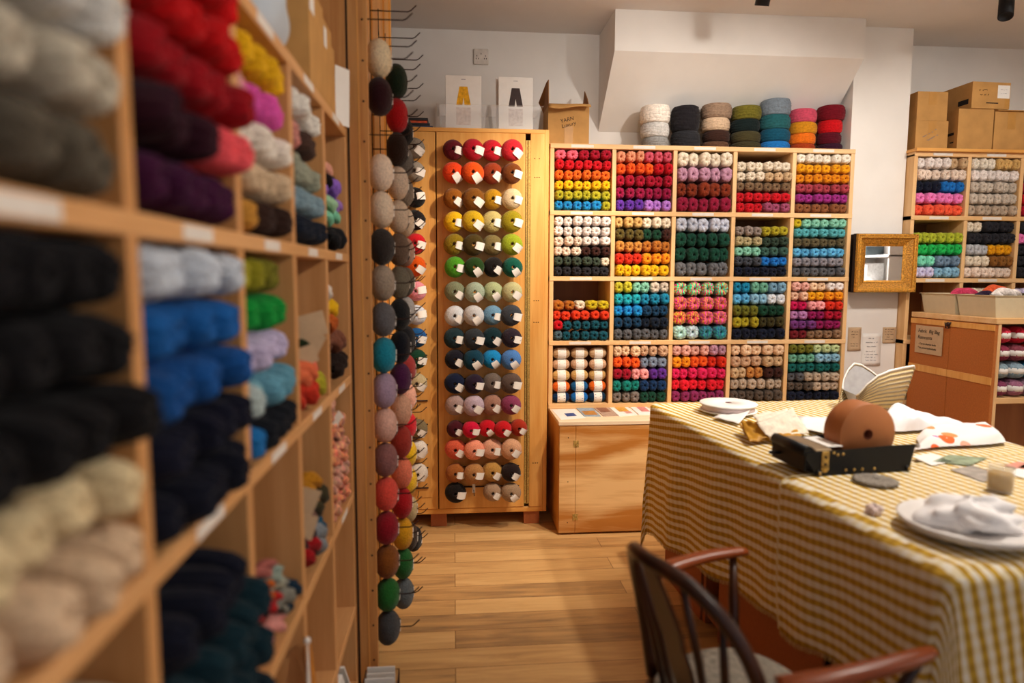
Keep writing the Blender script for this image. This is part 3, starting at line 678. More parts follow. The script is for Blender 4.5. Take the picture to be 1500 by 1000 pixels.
# kraft envelopes, slips and tags in the shelf
def card(name, label, cat, c, w, h, rot, m, th=.0012, group=None):
    o = link(MB().box(-w / 2, w / 2, -th / 2, th / 2, -h / 2, h / 2).mesh(name, m), name, None, c, rot)
    return tag(o, label, cat, group)
for n, (u, v, dx, rx, w, h, lb) in enumerate([(452, 478, .08, -.25, .085, .062, 'upper kraft envelope leaning on the pile in the fourth bay'), (449, 497, .07, .45, .08, .05, 'middle pale kraft envelope tilted over the fourth-bay pile'), (444, 522, .07, -.3, .065, .045, 'lowest kraft envelope sticking out of the fourth-bay pile')]):
    p = atX(u, v, A - dx * .3); card('paper_envelope', lb, 'envelope', p, w, h, (.15, rx, .35), M['kraftpaper'], group='kraft envelopes in the near shelf')
p = atX(447, 735, A - .02); card('paper_envelope', 'kraft envelope tucked beside the ochre hank in the third cubby row', 'envelope', p, .055, .07, (.1, .4, .35), M['kraftpaper'])
p = atX(446, 772, A - .015); card('paper_envelope', 'kraft envelope in front of the plum hank in the third cubby row', 'envelope', p, .05, .06, (.1, .3, .35), M['kraftpaper'])
p = atX(494, 616, A - .02); card('paper_slip', 'white paper slip lying on top of the variegated hanks', 'paper', p, .10, .05, (.5, .4, PI / 2), M['paper'])
tg = thing('paper_tag', 'white and orange swing tag hanging on the near shelf front', 'tag', atX(450, 938, A + .0085))
MB().lathe([(0, .008), (.006, .006), (.008, 0), (.006, -.006), (0, -.008)], 12).build('knot', M['paper'], tg)
mb = MB(); mb.add([(0, -.004, -.008), (0, .004, -.008), (0, .02, -.16), (0, -.02, -.16), (.0015, -.004, -.008), (.0015, .004, -.008), (.0015, .02, -.16), (.0015, -.02, -.16)], [(0, 1, 2, 3), (7, 6, 5, 4), (0, 4, 5, 1), (1, 5, 6, 2), (2, 6, 7, 3), (3, 7, 4, 0)]); mb.build('white_card', M['paper'], tg)
mb = MB(); mb.add([(.003, .004, -.008), (.003, .012, -.008), (.003, .07, -.17), (.003, .024, -.17), (.0045, .004, -.008), (.0045, .012, -.008), (.0045, .07, -.17), (.0045, .024, -.17)], [(0, 1, 2, 3), (7, 6, 5, 4), (0, 4, 5, 1), (1, 5, 6, 2), (2, 6, 7, 3), (3, 7, 4, 0)]); mb.build('orange_card', plain('orange_card', 'c07822', .7), tg)
# booklets in the lowest cubby of the last bay and a wire basket of patterns on the floor in front
for n in range(11):
    o = link(MB().bbox(-.0035, .0035, -.075, .075, 0, .20, .0008).mesh('pattern_booklet', M['paper']), 'pattern_booklet', None, (A - .085, Y0 + 3 * CW + .13 + n * .0135 + (.035 if n == 10 else 0), LZ[5] + .02), (-.5, 0, PI / 2 - .12 * 0 + .0))
    o.rotation_euler = (0, -.55 - .015 * n, PI / 2)
    tag(o, f"white pattern booklet leaning in the lowest cubby, {(ORD + ['ninth', 'tenth', 'eleventh'])[n]} from the near side", 'booklet', 'booklets in the lowest cubby')
wb = thing('wire_basket', 'low wire basket of paper patterns on the floor by the near shelf', 'basket', (-.30, 2.10, 0))
mb = MB()
for z in (.006, .05, .095):
    mb.tube([(0, -.16, z), (.11, -.16, z), (.11, .06, z), (0, .06, z), (0, -.16, z)], .0022, 6)
for y in np.linspace(-.16, .06, 9):
    mb.tube([(0, y, .095), (0, y, .006), (.11, y, .006), (.11, y, .095)], .0016, 6)
mb.build('wire_frame', M['wire'], wb)
for n in range(9):
    o = link(MB().box(-.045, .045, -.0012, .0012, 0, .105 + .01 * (n % 3)).mesh('paper_pattern', M['paper']), 'paper_pattern', None, (-.245, 1.965 + n * .021, .009), (.14, 0, 0))
    tag(o, f"folded white paper pattern in the wire basket, {(ORD + ['ninth'])[n]} from the near end", 'paper', 'patterns in the wire basket')

# things on top of the near shelf
def carton(name, label, loc, w, d, h, rz=0, lid='shut', m='kraft', tape=True, group=None):
    """cardboard box, origin at the base centre"""
    b = thing(name, label, 'cardboard box', loc, rz, group)
    t = .004; mb = MB()
    mb.box(-w/2, w/2, -d/2, -d/2 + t, 0, h); mb.box(-w/2, w/2, d/2 - t, d/2, 0, h); mb.box(-w/2, -w/2 + t, -d/2 + t, d/2 - t, 0, h); mb.box(w/2 - t, w/2, -d/2 + t, d/2 - t, 0, h); mb.box(-w/2 + t, w/2 - t, -d/2 + t, d/2 - t, 0, t)
    mb.build('body', M[m], b)
    if lid == 'shut':
        MB().box(-w/2, w/2, -d/2, -.0015, h, h + t).build('flap', M[m], b); MB().box(-w/2, w/2, .0015, d/2, h, h + t).build('flap', M[m], b)
    if tape:
        MB().box(-.025, .025, -d/2 - .0008, -d/2, h * .55, h).build('tape_strip', M['tape'], b)
    return b
zt = LZ[0] + .0135
b1 = carton('cardboard_box', 'large cardboard box standing on the near shelf, closest of its row', (A - .137, 1.768, zt), .27, .178, .228, 0, tape=False)
MB().box(.1355, .1365, -.08, -.03, .17, .222).build('paper_label', M['paper'], b1)
b2 = carton('cardboard_box', 'middle cardboard box on the near shelf, with a small white tag', (A - .14, 1.93, zt), .27, .132, .215, 0, tape=False)
MB().box(.1355, .1365, -.05, -.015, .15, .20).build('paper_label', M['paper'], b2)
b3 = carton('cardboard_box', 'narrow cardboard box on the near shelf beside the plywood panel', (A - .15, 2.052, zt), .27, .10, .20, 0, tape=False)
p = Vector((A - .002, 2.15, zt + .0865)); card('paper_leaflet', 'white printed leaflet propped in front of the narrow cardboard box', 'leaflet', p, .065, .172, (.03, .0, PI / 2 - .55), M['paper'])
bgm = glassy('plastic_bag_film', 'c8d4e0', .3, .75)
bag = thing('plastic_bag', 'clear plastic bag of blue and lilac yarn at the top edge on the near shelf', 'bag', (A - .135, 1.50, zt))
n, m_ = 22, 30; P = np.zeros((n, m_, 3))
for i in range(n):
    s = i / (n - 1); rad = math.sin(PI * (.06 + .94 * s) ** .7) ** .6 if s < .999 else 0
    for k_ in range(m_):
        a = 2 * PI * k_ / m_; rr = max(rad, .02) * (1 + .06 * math.sin(5 * a + 3 * s) + .05 * math.sin(9 * a - 7 * s))
        P[i, k_] = (.12 * rr * math.cos(a), .125 * rr * math.sin(a), .27 * s)
mb = MB(); mb.grid(P, True, False, True); mb.build('film', bgm, bag)
for q, (dx, dy, dz, hx, nm) in enumerate([(.03, .0, .06, 'c8c0d4', 'lilac'), (.03, .02, .125, '2a68a8', 'blue'), (.02, -.03, .19, 'd0d8e0', 'white')]):
    o = link(random.choice(ENDS), 'bagged_yarn_skein', None, (A - .135 + dx, 1.50 + dy, zt + dz), (0, 0, PI / 2), (.085, .07, .062), lin(hx)); tag(o, f"{nm} yarn skein inside the clear plastic bag", 'yarn skein')

# ------------------------------------------------------------------ peg display behind the near shelf
YE = 2.2135
pdz = thing('peg_display', 'tall plywood yarn display with wire hooks at the end of the near shelf', 'display', (-.266, YE, 0))
MB().bbox(-.42, 0, 0, .02, 0, ZC - .03, .0015).build('side_panel', M['plyedge'], pdz)
MB().box(-.066, -.060, -.0015, 0, 0, ZC - .05).build('panel_joint', M['darkhole'], pdz)
MB().box(-.031, -.0275, -.0012, 0, 0, ZC - .05).build('panel_joint', M['pinez'], pdz)
for kz in range(19):
    z = .10 + kz * .1245
    MB().lathe([(0, -.0008), (.0036, -.0008), (.0036, .001), (0, .001)], 10, 'y', (-.014, .0, z)).build('pin_hole', M['darkhole'], pdz)
MB().box(-.05, -.042, .02, 1.30, .05, ZC - .05).build('back_board', M['pinez'], pdz)
for y in (.02 + .03, .5, .97, 1.26):
    MB().box(-.042, -.034, y - .03, y + .03, .05, ZC - .05).build('batten', M['pinez'], pdz)
COLY = [2.34, 2.60, 2.88, 3.16]
PZ = [.147 + .1245 * q for q in range(19)]
hk = MB(); hk.tube([(0, 0, .02), (0, 0, 0), (.137, 0, 0), (.148, 0, .005), (.168, 0, .024)], .0022, 6); hkm = hk.mesh('hook', M['wire'])
for cI, cy in enumerate(COLY):
    for z in PZ:
        link(hkm, 'hook', pdz, (-.032, cy - YE, z))
    MB().tube([(-.033, cy - YE, .1), (-.033, cy - YE, 2.5)], .002, 6).build('wire_upright', M['wire'], pdz)

def peg_ball(x, y, z, dia, th, code, label, rz, group, band=None, cat='yarn ball'):
    c = lin(code)
    o = link(random.choice(DON), 'pegged_yarn_ball', None, (x, y, z), (0, 0, rz), (dia, th / .76, dia), jit(c, .05))
    if band is not None:
        link(BANDS[band], 'paper_label', o, (0, 0, 0))
    return tag(o, label, cat, group)
GA = 'yarn balls on the hooks of the left display'
ALIST = [(18, None), (16, 'e0cfae', 'cream', .13), (15, '2a0812', 'dark maroon', .125), (13, 'dcc6b2', 'pale cream', .14), (12, 'd4bfa8', 'warm cream', .13), (11, '2c2624', 'charcoal', .128), (10, '988878', 'grey beige', .125), (9, '5c5a5e', 'mid grey', .118), (8, '167c94', 'teal', .128), (7, 'a48ca4', 'lilac', .126), (6, 'd8a898', 'pale pink', .128), (5, '8a5a58', 'dusty mauve', .122), (4, 'd84a3c', 'coral', .122), (3, '8a1020', 'dark red', .12), (2, '7a4414', 'ochre brown', .122), (1, '1c5a22', 'green', .115), (0, '3a3a3c', 'dark grey', .125)]
for q in ALIST:
    if q[1] is None: continue
    peg_ball(-.249 + .006, 2.34, PZ[q[0]], min(q[3], .124), .084, q[1], f"{q[2]} yarn ball in the nearest hook column of the left display", PI / 2, GA, random.choice([0, 1]))
BL = [(16, '16281a', 'dark bottle green'), (15, 'b01018', 'bright red'), (14, '2a1a14', 'dark brown'), (13, 'd8c4b0', 'oat cream'), (12, 'd0bca6', 'pale oat'), (11, '6a5648', 'brown grey'), (10, '6c6658', 'olive grey'), (9, '1c1e22', 'black'), (8, '10131e', 'navy black'), (7, '4a1a48', 'purple'), (6, 'dca88c', 'peach'), (5, '9a3228', 'brick red'), (4, 'dc7458', 'salmon'), (3, 'a8141c', 'cherry red'), (2, 'c48c14', 'mustard'), (1, '1e5a26', 'leaf green'), (0, '50565a', 'slate grey')]
for q, hx, nm in BL:
    peg_ball(-.207, 2.60, PZ[q], .124, .08, hx, f"{nm} yarn ball in the second hook column of the left display", PI / 2, GA, random.choice([0, 1]))
CLs = [(15, '121214', 'jet black'), (14, '6e6a66', 'ash grey'), (13, '84796e', 'stone'), (12, 'cbb7a0', 'sand'), (11, '9a7a6c', 'pinkish brown'), (10, '4e463c', 'dark taupe'), (9, '8c8a8c', 'light grey'), (8, '0e1018', 'inky black'), (7, '8a2c2c', 'wine'), (6, 'd8a08c', 'shell pink'), (5, 'c81828', 'scarlet'), (4, 'dcb010', 'yellow'), (3, 'd0a418', 'golden yellow'), (2, 'a8946c', 'khaki'), (1, '33241a', 'dark chocolate')]
for q, hx, nm in CLs:
    peg_ball(-.204, 2.88, PZ[q], .1235, .08, hx, f"{nm} yarn ball in the third hook column of the left display", PI / 2, GA, random.choice([0, 1]))
p = atY(606, 772, 3.16); q = min(range(19), key=lambda t: abs(PZ[t] - p.z))
peg_ball(-.2, 3.16, PZ[q], .12, .08, '151417', 'black yarn ball with a white label in the fourth hook column of the left display', PI / 2, GA, 2)

# ------------------------------------------------------------------ tall cupboard with yarn on its doors
YC = 3.68
tc_ = thing('tall_cupboard', 'tall pine cupboard whose doors carry rows of yarn balls', 'cupboard', (-.09, YC, 0))
cz0, cz1 = .075, 2.205
mb = MB(); mb.bbox(.59, .613, .0, .51, cz0, cz1, .002); mb.build('side_panel', M['pinez'], tc_)
mb = MB(); mb.bbox(-.61, -.588, .0, .51, cz0, cz1, .002); mb.build('side_panel', M['pinez'], tc_)
MB().bbox(-.588, .59, .0, .51, cz1 - .022, cz1, .002).build('top_board', M['pinex'], tc_)
MB().bbox(-.588, .59, .0, .51, cz0, cz0 + .03, .002).build('bottom_board', M['pinex'], tc_)
MB().box(-.588, .59, .495, .505, cz0 + .03, cz1 - .022).build('back_panel', M['back'], tc_)
MB().bbox(.512, .59, -.004, .02, cz0 + .03, cz1 - .022, .002).build('front_stile', M['pinez'], tc_)
for fx in (-.50, .0, .53):
    MB().bbox(fx - .045, fx + .045, .01, .06, 0, cz0, .002).build('foot', M['mdfdark'], tc_)
hm = M['brass']
MB().box(.486, .512, -.0065, -.004, cz0 + .05, cz1 - .06).build('piano_hinge', hm, tc_)
MB().tube([(.499, -.008, cz0 + .05), (.499, -.008, cz1 - .06)], .003, 8).build('hinge_pin', hm, tc_)
for z in (2.05, 1.95, 1.28, 1.16, .36):
    for dx in (.535, .548, .56):
        if (z > 2 and dx == .548): continue
        MB().lathe([(0, -.0052), (.003, -.0052), (.003, -.003), (0, -.003)], 8, 'y', (dx, 0, z)).build('screw_hole', M['darkhole'], tc_)
for side, xa, xb in (('right', 0.004, .484), ('left', -.586, -.002)):
    dr = MB().bbox(xa, xb, -.004, .016, cz0 + .032, cz1 - .024, .002).build('door', M['pinez'], tc_)
    MB().bbox(xa + .03, xb - .035, -.007, -.004, cz0 + .10, cz1 - .09, .001).build('door_panel', wood('door_inner_panel_' + side, 'd08c3e', 'e8b064', 'z', ply=.35, rough=.4), dr)
DZ = [2.082, 1.962, 1.827, 1.709, 1.586, 1.467, 1.335, 1.207, 1.084, .969, .837, .716, .583, .468, .337, .221]
doors = [c for c in tc_.children if c.name.startswith('door')]
for dr, xa, xb in ((doors[0], .06, .455), (doors[1], -.185, -.055)):
    for z in DZ:
        mb = MB(); mb.tube([(xa, -.012, z + .012), (xb, -.012, z + .012)], .004, 8)
        n_ = (5 if DZ.index(z) == 12 else 4) if dr is doors[0] else 1
        mb.build('rail', M['wire'], dr)
        for k_ in range(n_):
            px = (.095 + k_ * (.0875 if n_ == 5 else .1025) + (.004 if DZ.index(z) in (5, 6) else 0)) if dr is doors[0] else -.109
            mb = MB(); mb.tube([(px, -.016, z - .004), (px, -.124, z - .004), (px, -.134, z + .004)], .0022, 6); mb.build('peg', M['wire'], dr)
DC = ['5a0818 b01226 c4162a c82430|dark maroon,cherry red,red,rose red', 'd83e12 e0500f 8c3414 70380f|red orange,orange,rust,brown', '8a5012 7a4a10 b48414 dec69e|ochre brown,dark ochre,mustard,cream', 'deae0c c09c14 bcac6c 9c8c14|yellow,gold,khaki beige,olive yellow',
      '806a10 44360f 76683e 94a422|dark mustard,olive brown,taupe khaki,lime', '4a9420 1e3e12 181412 0a5444|green,dark green,blackish brown,teal green', '747a60 96a490 a4ae82 b4b082|sage grey,grey green,pale olive,pale khaki', 'c6cad2 c0c0c4 6a94b4 383c44|pale blue white,pale grey,light blue,slate',
      '182e36 2a2e34 0a2a32 281f2a|dark teal grey,charcoal,dark teal,dark plum', '12121f 0a384c 1484c4 4a7abc|blackish navy,deep teal blue,bright blue,mid blue', '0e1836 221428 6c605a 584842|navy,dark purple,taupe,brown taupe', 'a08886 b4a0b0 9e7464 86385a|mauve taupe,lilac,tan,mauve rose',
      '460e1c c80c38 c80e22 c0121c 9c2a14|plum,crimson pink,scarlet,tomato red,brick', 'd45c42 e49074 dfa68a cc9a78|coral,salmon pink,pink beige,beige pink', '9c5c2a ac7a48 b88a46 221414|brown tan,camel,honey,dark brown', '181212 - a6886e a08468|brown black,-,warm taupe,cool taupe']
ROWW = ['top', 'second', 'third', 'fourth', 'fifth', 'sixth', 'seventh', 'eighth', 'ninth', 'tenth', 'eleventh', 'twelfth', 'thirteenth', 'fourteenth', 'fifteenth', 'lowest']
random.seed(31)
for r, spec in enumerate(DC):
    hx, nm = spec.split('|'); hx = hx.split(); nm = nm.split(',')
    for k_, h in enumerate(hx):
        if h == '-': continue
        n_ = len(hx); pitch = .1025 if n_ == 4 else .0875
        x = .005 + k_ * pitch + (.004 if r in (5, 6) else 0)
        dia = random.uniform(.107, .118) if n_ == 4 else .096
        peg_ball(x + random.uniform(-.002, .002), YC - .060 - (.022 if k_ % 2 else 0), DZ[r] - .004 + random.uniform(-.002, .002), dia, .082, h, f"{nm[k_]} yarn ball, {ROWW[r]} row of the tall cupboard's right door, {ORD[k_]} from left", 0, 'yarn balls on the tall cupboard door', random.choice([0, 1, 1, 2, 0]))
# price tag left where the second ball of the lowest row is missing
p = Vector((.108, YC - .02, .225)); card('price_tag', 'small white price tag on the empty peg of the lowest cupboard row', 'tag', p, .016, .05, (0, 0, 0), M['paper'])
LD = [(0, '8a8278', 'heather grey'), (1, '9c948a', 'pale heather grey'), (2, '131214', 'black'), (3, '151316', 'ink black'), (4, 'c01020', 'red'), (5, 'd0520c', 'orange'), (6, 'd88898', 'pink'), (7, 'ccd4e2', 'pale blue'), (8, '12508c', 'blue'), (9, '0c3a28', 'dark green'), (10, 'b8a884', 'khaki'), (12, '7a6c50', 'olive taupe'), (13, 'd8d0c8', 'white'), (14, 'd6cdc4', 'off white')]
LDx = [-.177, -.171, -.184, -.182, -.183, -.17, -.185, -.183, -.177, -.19, -.22, None, -.197, -.188, -.208]
for r, h, nm in LD:
    peg_ball(-.199, YC - .066, DZ[r], .108, .09, h, f"{nm} yarn ball, {ROWW[r]} row of the tall cupboard's left door", 0, 'yarn balls on the tall cupboard left door', random.choice([0, 1, 3]))

# ------------------------------------------------------------------ low cupboard under the rear shelf
LYF, LZT = 3.505, .634
lc = thing('low_cupboard', 'low plywood cupboard with a flame-grained door under the rear shelf', 'cupboard', (.568, LYF, 0))
LW = 1.76
MB().bbox(0, .018, .018, .69, .004, LZT - .022, .001).build('side_panel', M['pinez'], lc)
MB().bbox(LW - .018, LW, .018, .69, .004, LZT - .022, .001).build('side_panel', M['pinez'], lc)
MB().bbox(-.006, LW + .006, -.004, .69, LZT - .022, LZT, .002).build('worktop', wood('pale_ply_top', 'e0c09a', 'f0dcc0', 'x', ply=.4), lc)
MB().box(.018, LW - .018, .68, .69, .02, LZT - .03).build('back_panel', M['back'], lc)
MB().box(.018, LW - .018, .02, .68, .004, .02).build('base_board', M['pinex'], lc)
MB().bbox(0, .089, 0, .018, .012, LZT - .024, .001).build('front_stile', M['plyx'], lc)
d1 = MB().bbox(.0905, .88, 0, .018, .012, LZT - .024, .001).build('door', M['plyx'], lc)
MB().bbox(.8815, LW, 0, .018, .012, LZT - .024, .001).build('door', M['plyx'], lc)
for z in (.51, .10):
    hg = MB(); hg.box(.076, .0895, -.0015, 0, z - .018, z + .018); hg.box(.0915, .105, -.0015, 0, z - .018, z + .018); hg.tube([(.0905, -.002, z - .018), (.0905, -.002, z + .018)], .002, 6); hg.build('hinge', M['brass'], lc)
for z in (.545, .30, .07):
    MB().lathe([(0, -.0008), (.003, -.0008), (.003, .001), (0, .001)], 8, 'y', (.048, 0, z)).build('screw_hole', M['darkhole'], lc)
# magazines and sheets on the worktop
def booklet(name, label, pts, m, z, group=None, th=.004, art=(), cat='magazine'):
    """flat booklet from four floor-plan corners"""
    mb = MB(); q = [Vector(p) for p in pts]; c = sum(q, Vector((0, 0))) / 4
    v = [(p.x - c.x, p.y - c.y, 0) for p in q] + [(p.x - c.x, p.y - c.y, th) for p in q]
    mb.add(v, [(3, 2, 1, 0), (4, 5, 6, 7), (0, 1, 5, 4), (1, 2, 6, 5), (2, 3, 7, 6), (3, 0, 4, 7)])
    o = mb.build(name, m, None, (c.x, c.y, z)); tag(o, label, cat, group)
    for u0, u1, v0, v1, am, nm in art:
        B = lambda s, t: (q[0] * (1 - s) + q[1] * s) * (1 - t) + (q[3] * (1 - s) + q[2] * s) * t - c
        a = [B(u0, v0), B(u1, v0), B(u1, v1), B(u0, v1)]
        mb = MB(); mb.add([(p.x, p.y, th + .0004) for p in a], [(0, 1, 2, 3)]); mb.build(nm, am, o)
    return o
art = lambda h: plain('print_' + h, h, .45, noise=.12, nscale=60)
def fp(us): return [atZ(u, v, LZT)[:2] for u, v in us]
GM = 'magazines on the low cupboard'
booklet('paper_sheet', 'white sheet with a small blue picture at the left end of the low cupboard', fp([(822, 615), (858, 612), (842, 599), (808, 600)]), M['paper'], LZT, th=.0015, cat='paper', art=[(.35, .75, .25, .55, art('2a4a8c'), 'blue_picture')])
booklet('magazine', 'magazine with a blue and orange cover on the low cupboard', fp([(856, 610), (880, 610), (866, 595), (843, 597)]), art('8ea4b8'), LZT, GM, art=[(.1, .9, .1, .5, art('b8803c'), 'orange_picture')])
booklet('magazine', 'magazine with a brown photo cover, second along the low cupboard', fp([(884, 610), (905, 609), (888, 594), (868, 596)]), art('b49888'), LZT, GM, art=[(.1, .8, .35, .85, art('8a5a48'), 'brown_picture')])
booklet('magazine', 'white magazine with a yellow and pink picture on the low cupboard', fp([(907, 610), (934, 608), (916, 594), (889, 594)]), M['paper'], LZT, GM, art=[(.25, .8, .35, .8, art('d8a048'), 'yellow_picture'), (.5, .85, .15, .35, art('d89a90'), 'pink_picture')])
booklet('magazine', 'white magazine with a pink picture half behind the tablecloth', fp([(936, 608), (962, 608), (944, 594), (920, 594)]), M['paper'], LZT, GM, art=[(.35, .85, .3, .85, art('d88a88'), 'pink_picture')])

# ------------------------------------------------------------------ things on the tall cupboard and the rear shelf
tz = cz1
for n, (hx, nm, x0, x1, dz) in enumerate([('3a4a66', 'lowest blue', -.24, -.105, 0), ('1c2430', 'second black', -.245, -.12, .014), ('c05030', 'third orange', -.24, -.135, .026), ('2a2c30', 'topmost dark grey', -.245, -.13, .041)]):
    b_ = link(MB().bbox(x0, x1, -.1, .1, 0, .0125, .001).mesh('book', art(hx)), 'book', None, (0, YC + .13, tz + .0005 + dz)); tag(b_, f"{nm} book in the stack at the left end of the tall cupboard top", 'book', 'books on the tall cupboard')
tubm = glassy('frosted_plastic', 'eef2f6', .2, .17)
def tub_walls(w, d, h, t=.003, fl=.9, rim=.012):
    """open tub with sloping sides: returns an MB"""
    mb = MB()
    def ring(sx, sy, z): return [(-sx, -sy, z), (sx, -sy, z), (sx, sy, z), (-sx, sy, z)]
    W, Dd = w / 2, d / 2
    rings = [ring(W * fl, Dd * fl, 0), ring(W, Dd, h - .002), ring(W + rim, Dd + rim, h - .002), ring(W + rim, Dd + rim, h), ring(W - t, Dd - t, h), ring(W * fl - t, Dd * fl - t, t)]
    vs = [p for r in rings for p in r]; F = []
    for i in range(len(rings) - 1):
        for k in range(4): F.append((i * 4 + k, i * 4 + (k + 1) % 4, (i + 1) * 4 + (k + 1) % 4, (i + 1) * 4 + k))
    F.append((3, 2, 1, 0)); F.append(tuple(20 + k for k in range(4)))
    return mb.add(vs, F)
def pattern_pack(name, label, x, y, z, w, h, shorts, below, tilt=-.08, group='sewing pattern packs'):
    o = thing(name, label, 'booklet', (x, y, z), 0, group)
    M_ = Euler((tilt, 0, 0)).to_matrix().to_4x4()
    MB().bbox(-w/2, w/2, -.006, .006, 0, h, .001, M=M_).build('cover', M['paper'], o)
    def flat(pts, zz, m, nm): 
        mb = MB(); v = [tuple(M_ @ Vector((px, -.0065, pz))) for px, pz in pts]; mb.add(v, [tuple(range(len(v)))]); mb.build(nm, m, o)
    flat([(-.022, h * .80), (.022, h * .80), (.040, h * .46), (.006, h * .46), (0, h * .60), (-.006, h * .46), (-.040, h * .46)][::1], 0, art(shorts), 'shorts_picture')
    flat([(-.04, h * .10), (.04, h * .10), (.04, h * .42), (-.04, h * .42)], 0, art(below), 'lower_picture')
    flat([(-.012, h * .925), (.012, h * .925), (.012, h * .935), (-.012, h * .935)], 0, M['inkgrey'], 'title_line')
    return o
TY = YC + .16
for nm, xc, w in (('left', .057, .262), ('right', .345, .276)):
    o = tub_walls(w, .26, .128).build('plastic_tub', tubm, None, (xc, TY, tz)); tag(o, f"clear plastic tub of pattern packs on the tall cupboard, {nm} one", 'tub', 'clear tubs on the tall cupboard')
pattern_pack('pattern_pack', 'white pattern pack with yellow shorts in the left clear tub', .062, TY - .06, tz + .005, .196, .300, 'e0a412', 'd8c8c0')
pattern_pack('pattern_pack', 'white pattern pack with dark brown shorts in the right clear tub', .350, TY - .06, tz + .005, .19, .298, '33201e', 'd0c4c0')
pattern_pack('pattern_pack', 'plain white pattern pack behind the one with brown shorts', .338, TY - .028, tz + .005, .19, .302, 'e2dcd8', 'd8d4d0')
pattern_pack('pattern_pack', 'plain white pattern pack behind the one with yellow shorts', .058, TY - .028, tz + .005, .19, .296, 'e2dcd8', 'd8d4d0')
# open carton on the rear shelf
zs = RZ0 + 4 * RBH + .0132
oc = carton('cardboard_box', 'open cardboard box with raised flaps at the left end of the rear shelf', (.662, 3.975, zs), .236, .21, .215, 0, lid='open')
for o in [c for c in oc.children if c.name.startswith('tape')]:
    o.location = (0, 0, -.115)
def flap(pts, parent, m=M['kraftdark'], th=.004, nrm=(0, 0, 1)):
    q = [Vector(p) for p in pts]; n_ = Vector(nrm).normalized() * th
    k = len(q); mb = MB(); mb.add([tuple(p) for p in q] + [tuple(p + n_) for p in q], [tuple(range(k))[::-1], tuple(range(k, 2 * k))] + [(i, (i + 1) % k, k + (i + 1) % k, k + i) for i in range(k)])
    return mb.build('flap', m, parent)
h_ = .215
flap([(-.118, -.103, h_), (-.118, .103, h_), (-.150, .09, h_ + .06), (-.125, -.06, h_ + .135), (-.119, -.100, h_ + .14)], oc, nrm=(1, 0, .2))
flap([(.118, -.103, h_), (.118, .103, h_), (.132, .100, h_ + .135), (.126, -.02, h_ + .06)], oc, nrm=(-1, 0, .2))
flap([(-.116, .105, h_), (.05, .105, h_), (.05, .112, h_ + .062), (-.116, .112, h_ + .062)], oc, nrm=(0, -1, .1))
mb = MB(); Pf = np.array([[(x, -.105 - .05 * s, h_ + .004 - .028 * s * s + .008 * math.sin(22 * x) * s) for s in np.linspace(0, 1, 5)] for x in np.linspace(-.118, .118, 14)]); mb.grid(Pf, True); fo = mb.build('flap', M['kraft'], oc); sm = fo.modifiers.new('thick', 'SOLIDIFY'); sm.thickness = .004
text('lettering', 'YARN', .030, M['ink'], oc, (-.01, -.1056, .135), (PI / 2, -.25, 0), shear=.1)
text('lettering', 'Luxury', .030, M['ink'], oc, (.0, -.1056, .108), (PI / 2, -.28, 0), shear=.1)
# wool rolls, stacked
WS = [(1.204, ['e4d8cc:cream white:.27', 'c4c0bc:pale grey:.25', '8d8c8a:grey:.24']), (1.392, ['1b181c:black:.26', '242428:charcoal:.26']), (1.578, ['8d7460:brown grey:.27', 'c4a88c:beige:.25', '37211a:dark brown:.24', '5c402e:brown:.24']), (1.764, ['676020:olive:.26', '0f1c1c:blackish green:.25', '403a22:dark olive:.26', '383420:deep olive:.27']),
      (1.945, ['76828e:blue grey:.30', '235a60:teal:.29', '0f4a62:blue teal:.28', '1a6cb4:bright blue:.28']), (2.122, ['c44a62:pink:.26', 'c8861a:gold:.25', 'dc6c16:orange:.24', '9c3812:rust:.23']), (2.297, ['6e0c1c:dark red:.245', 'c00f18:red:.21', '540a1c:burgundy:.21', '330f26:plum:.22'])]
SCL = .62
STN = ['leftmost', 'second', 'third', 'fourth', 'fifth', 'sixth', 'rightmost']
for k_, (x, rolls) in enumerate(WS):
    tot = [.252, .25, .268, .262, .305, .25, .275][k_]; n_ = len(rolls); z = zs
    hs = {3: [.40, .33, .27], 2: [.58, .42], 4: [.31, .27, .24, .18]}[n_]
    for j in range(n_ - 1, -1, -1):
        hx, nm, dia = rolls[j].split(':'); hh = hs[j] * tot; dia = min(float(dia) * SCL * 1.08, 0.180, .168 if k_ >= 5 else 1)
        o = link(ROLL[(j + k_) % 4], 'wool_roll', None, (x + random.uniform(-.004, .004), 4.0, z), (0, 0, random.uniform(0, 6)), (dia, dia, hh / .5), lin(hx))
        z += hh
        tag(o, f"{nm} wool roll, {'top' if j == 0 else 'bottom' if j == n_ - 1 else 'second from top' if j == 1 else 'third from top'} of the {STN[k_]} stack on the rear shelf", 'wool roll', 'wool rolls on the rear shelf')
# ------------------------------------------------------------------ right-hand corner: side cabinet, boxes, tubs
sb = thing('shelf_top', 'deep plywood top laid over the right cubby shelf', 'board', (SX0 - .02, RYF, 2.161))
MB().bbox(0, 1.08, -.025, .34, 0, .018, .002).build('board', M['pinex'], sb)
kz = 2.1795
kg = 'cardboard boxes on the right shelf'
c1 = carton('cardboard_box', 'lower left cardboard box on the right shelf, with scribbled writing', (2.887, 4.01, kz), .206, .22, .17, 0, group=kg)
scribble('handwriting', [(.02, .8), (-.012, .6)], .13, M['inkgrey'], c1, (0, -.1108, .085), (PI / 2, -.5, 0), th=.0014)
c2 = carton('cardboard_box', 'upper left cardboard box on the right shelf, beside the column', (2.880, 4.01, kz + .1745), .192, .22, .165, 0, group=kg)
c3 = carton('cardboard_box', 'wide cardboard box under the box with the white label', (3.142, 3.995, kz), .226, .25, .238, 0, tape=False, group=kg)
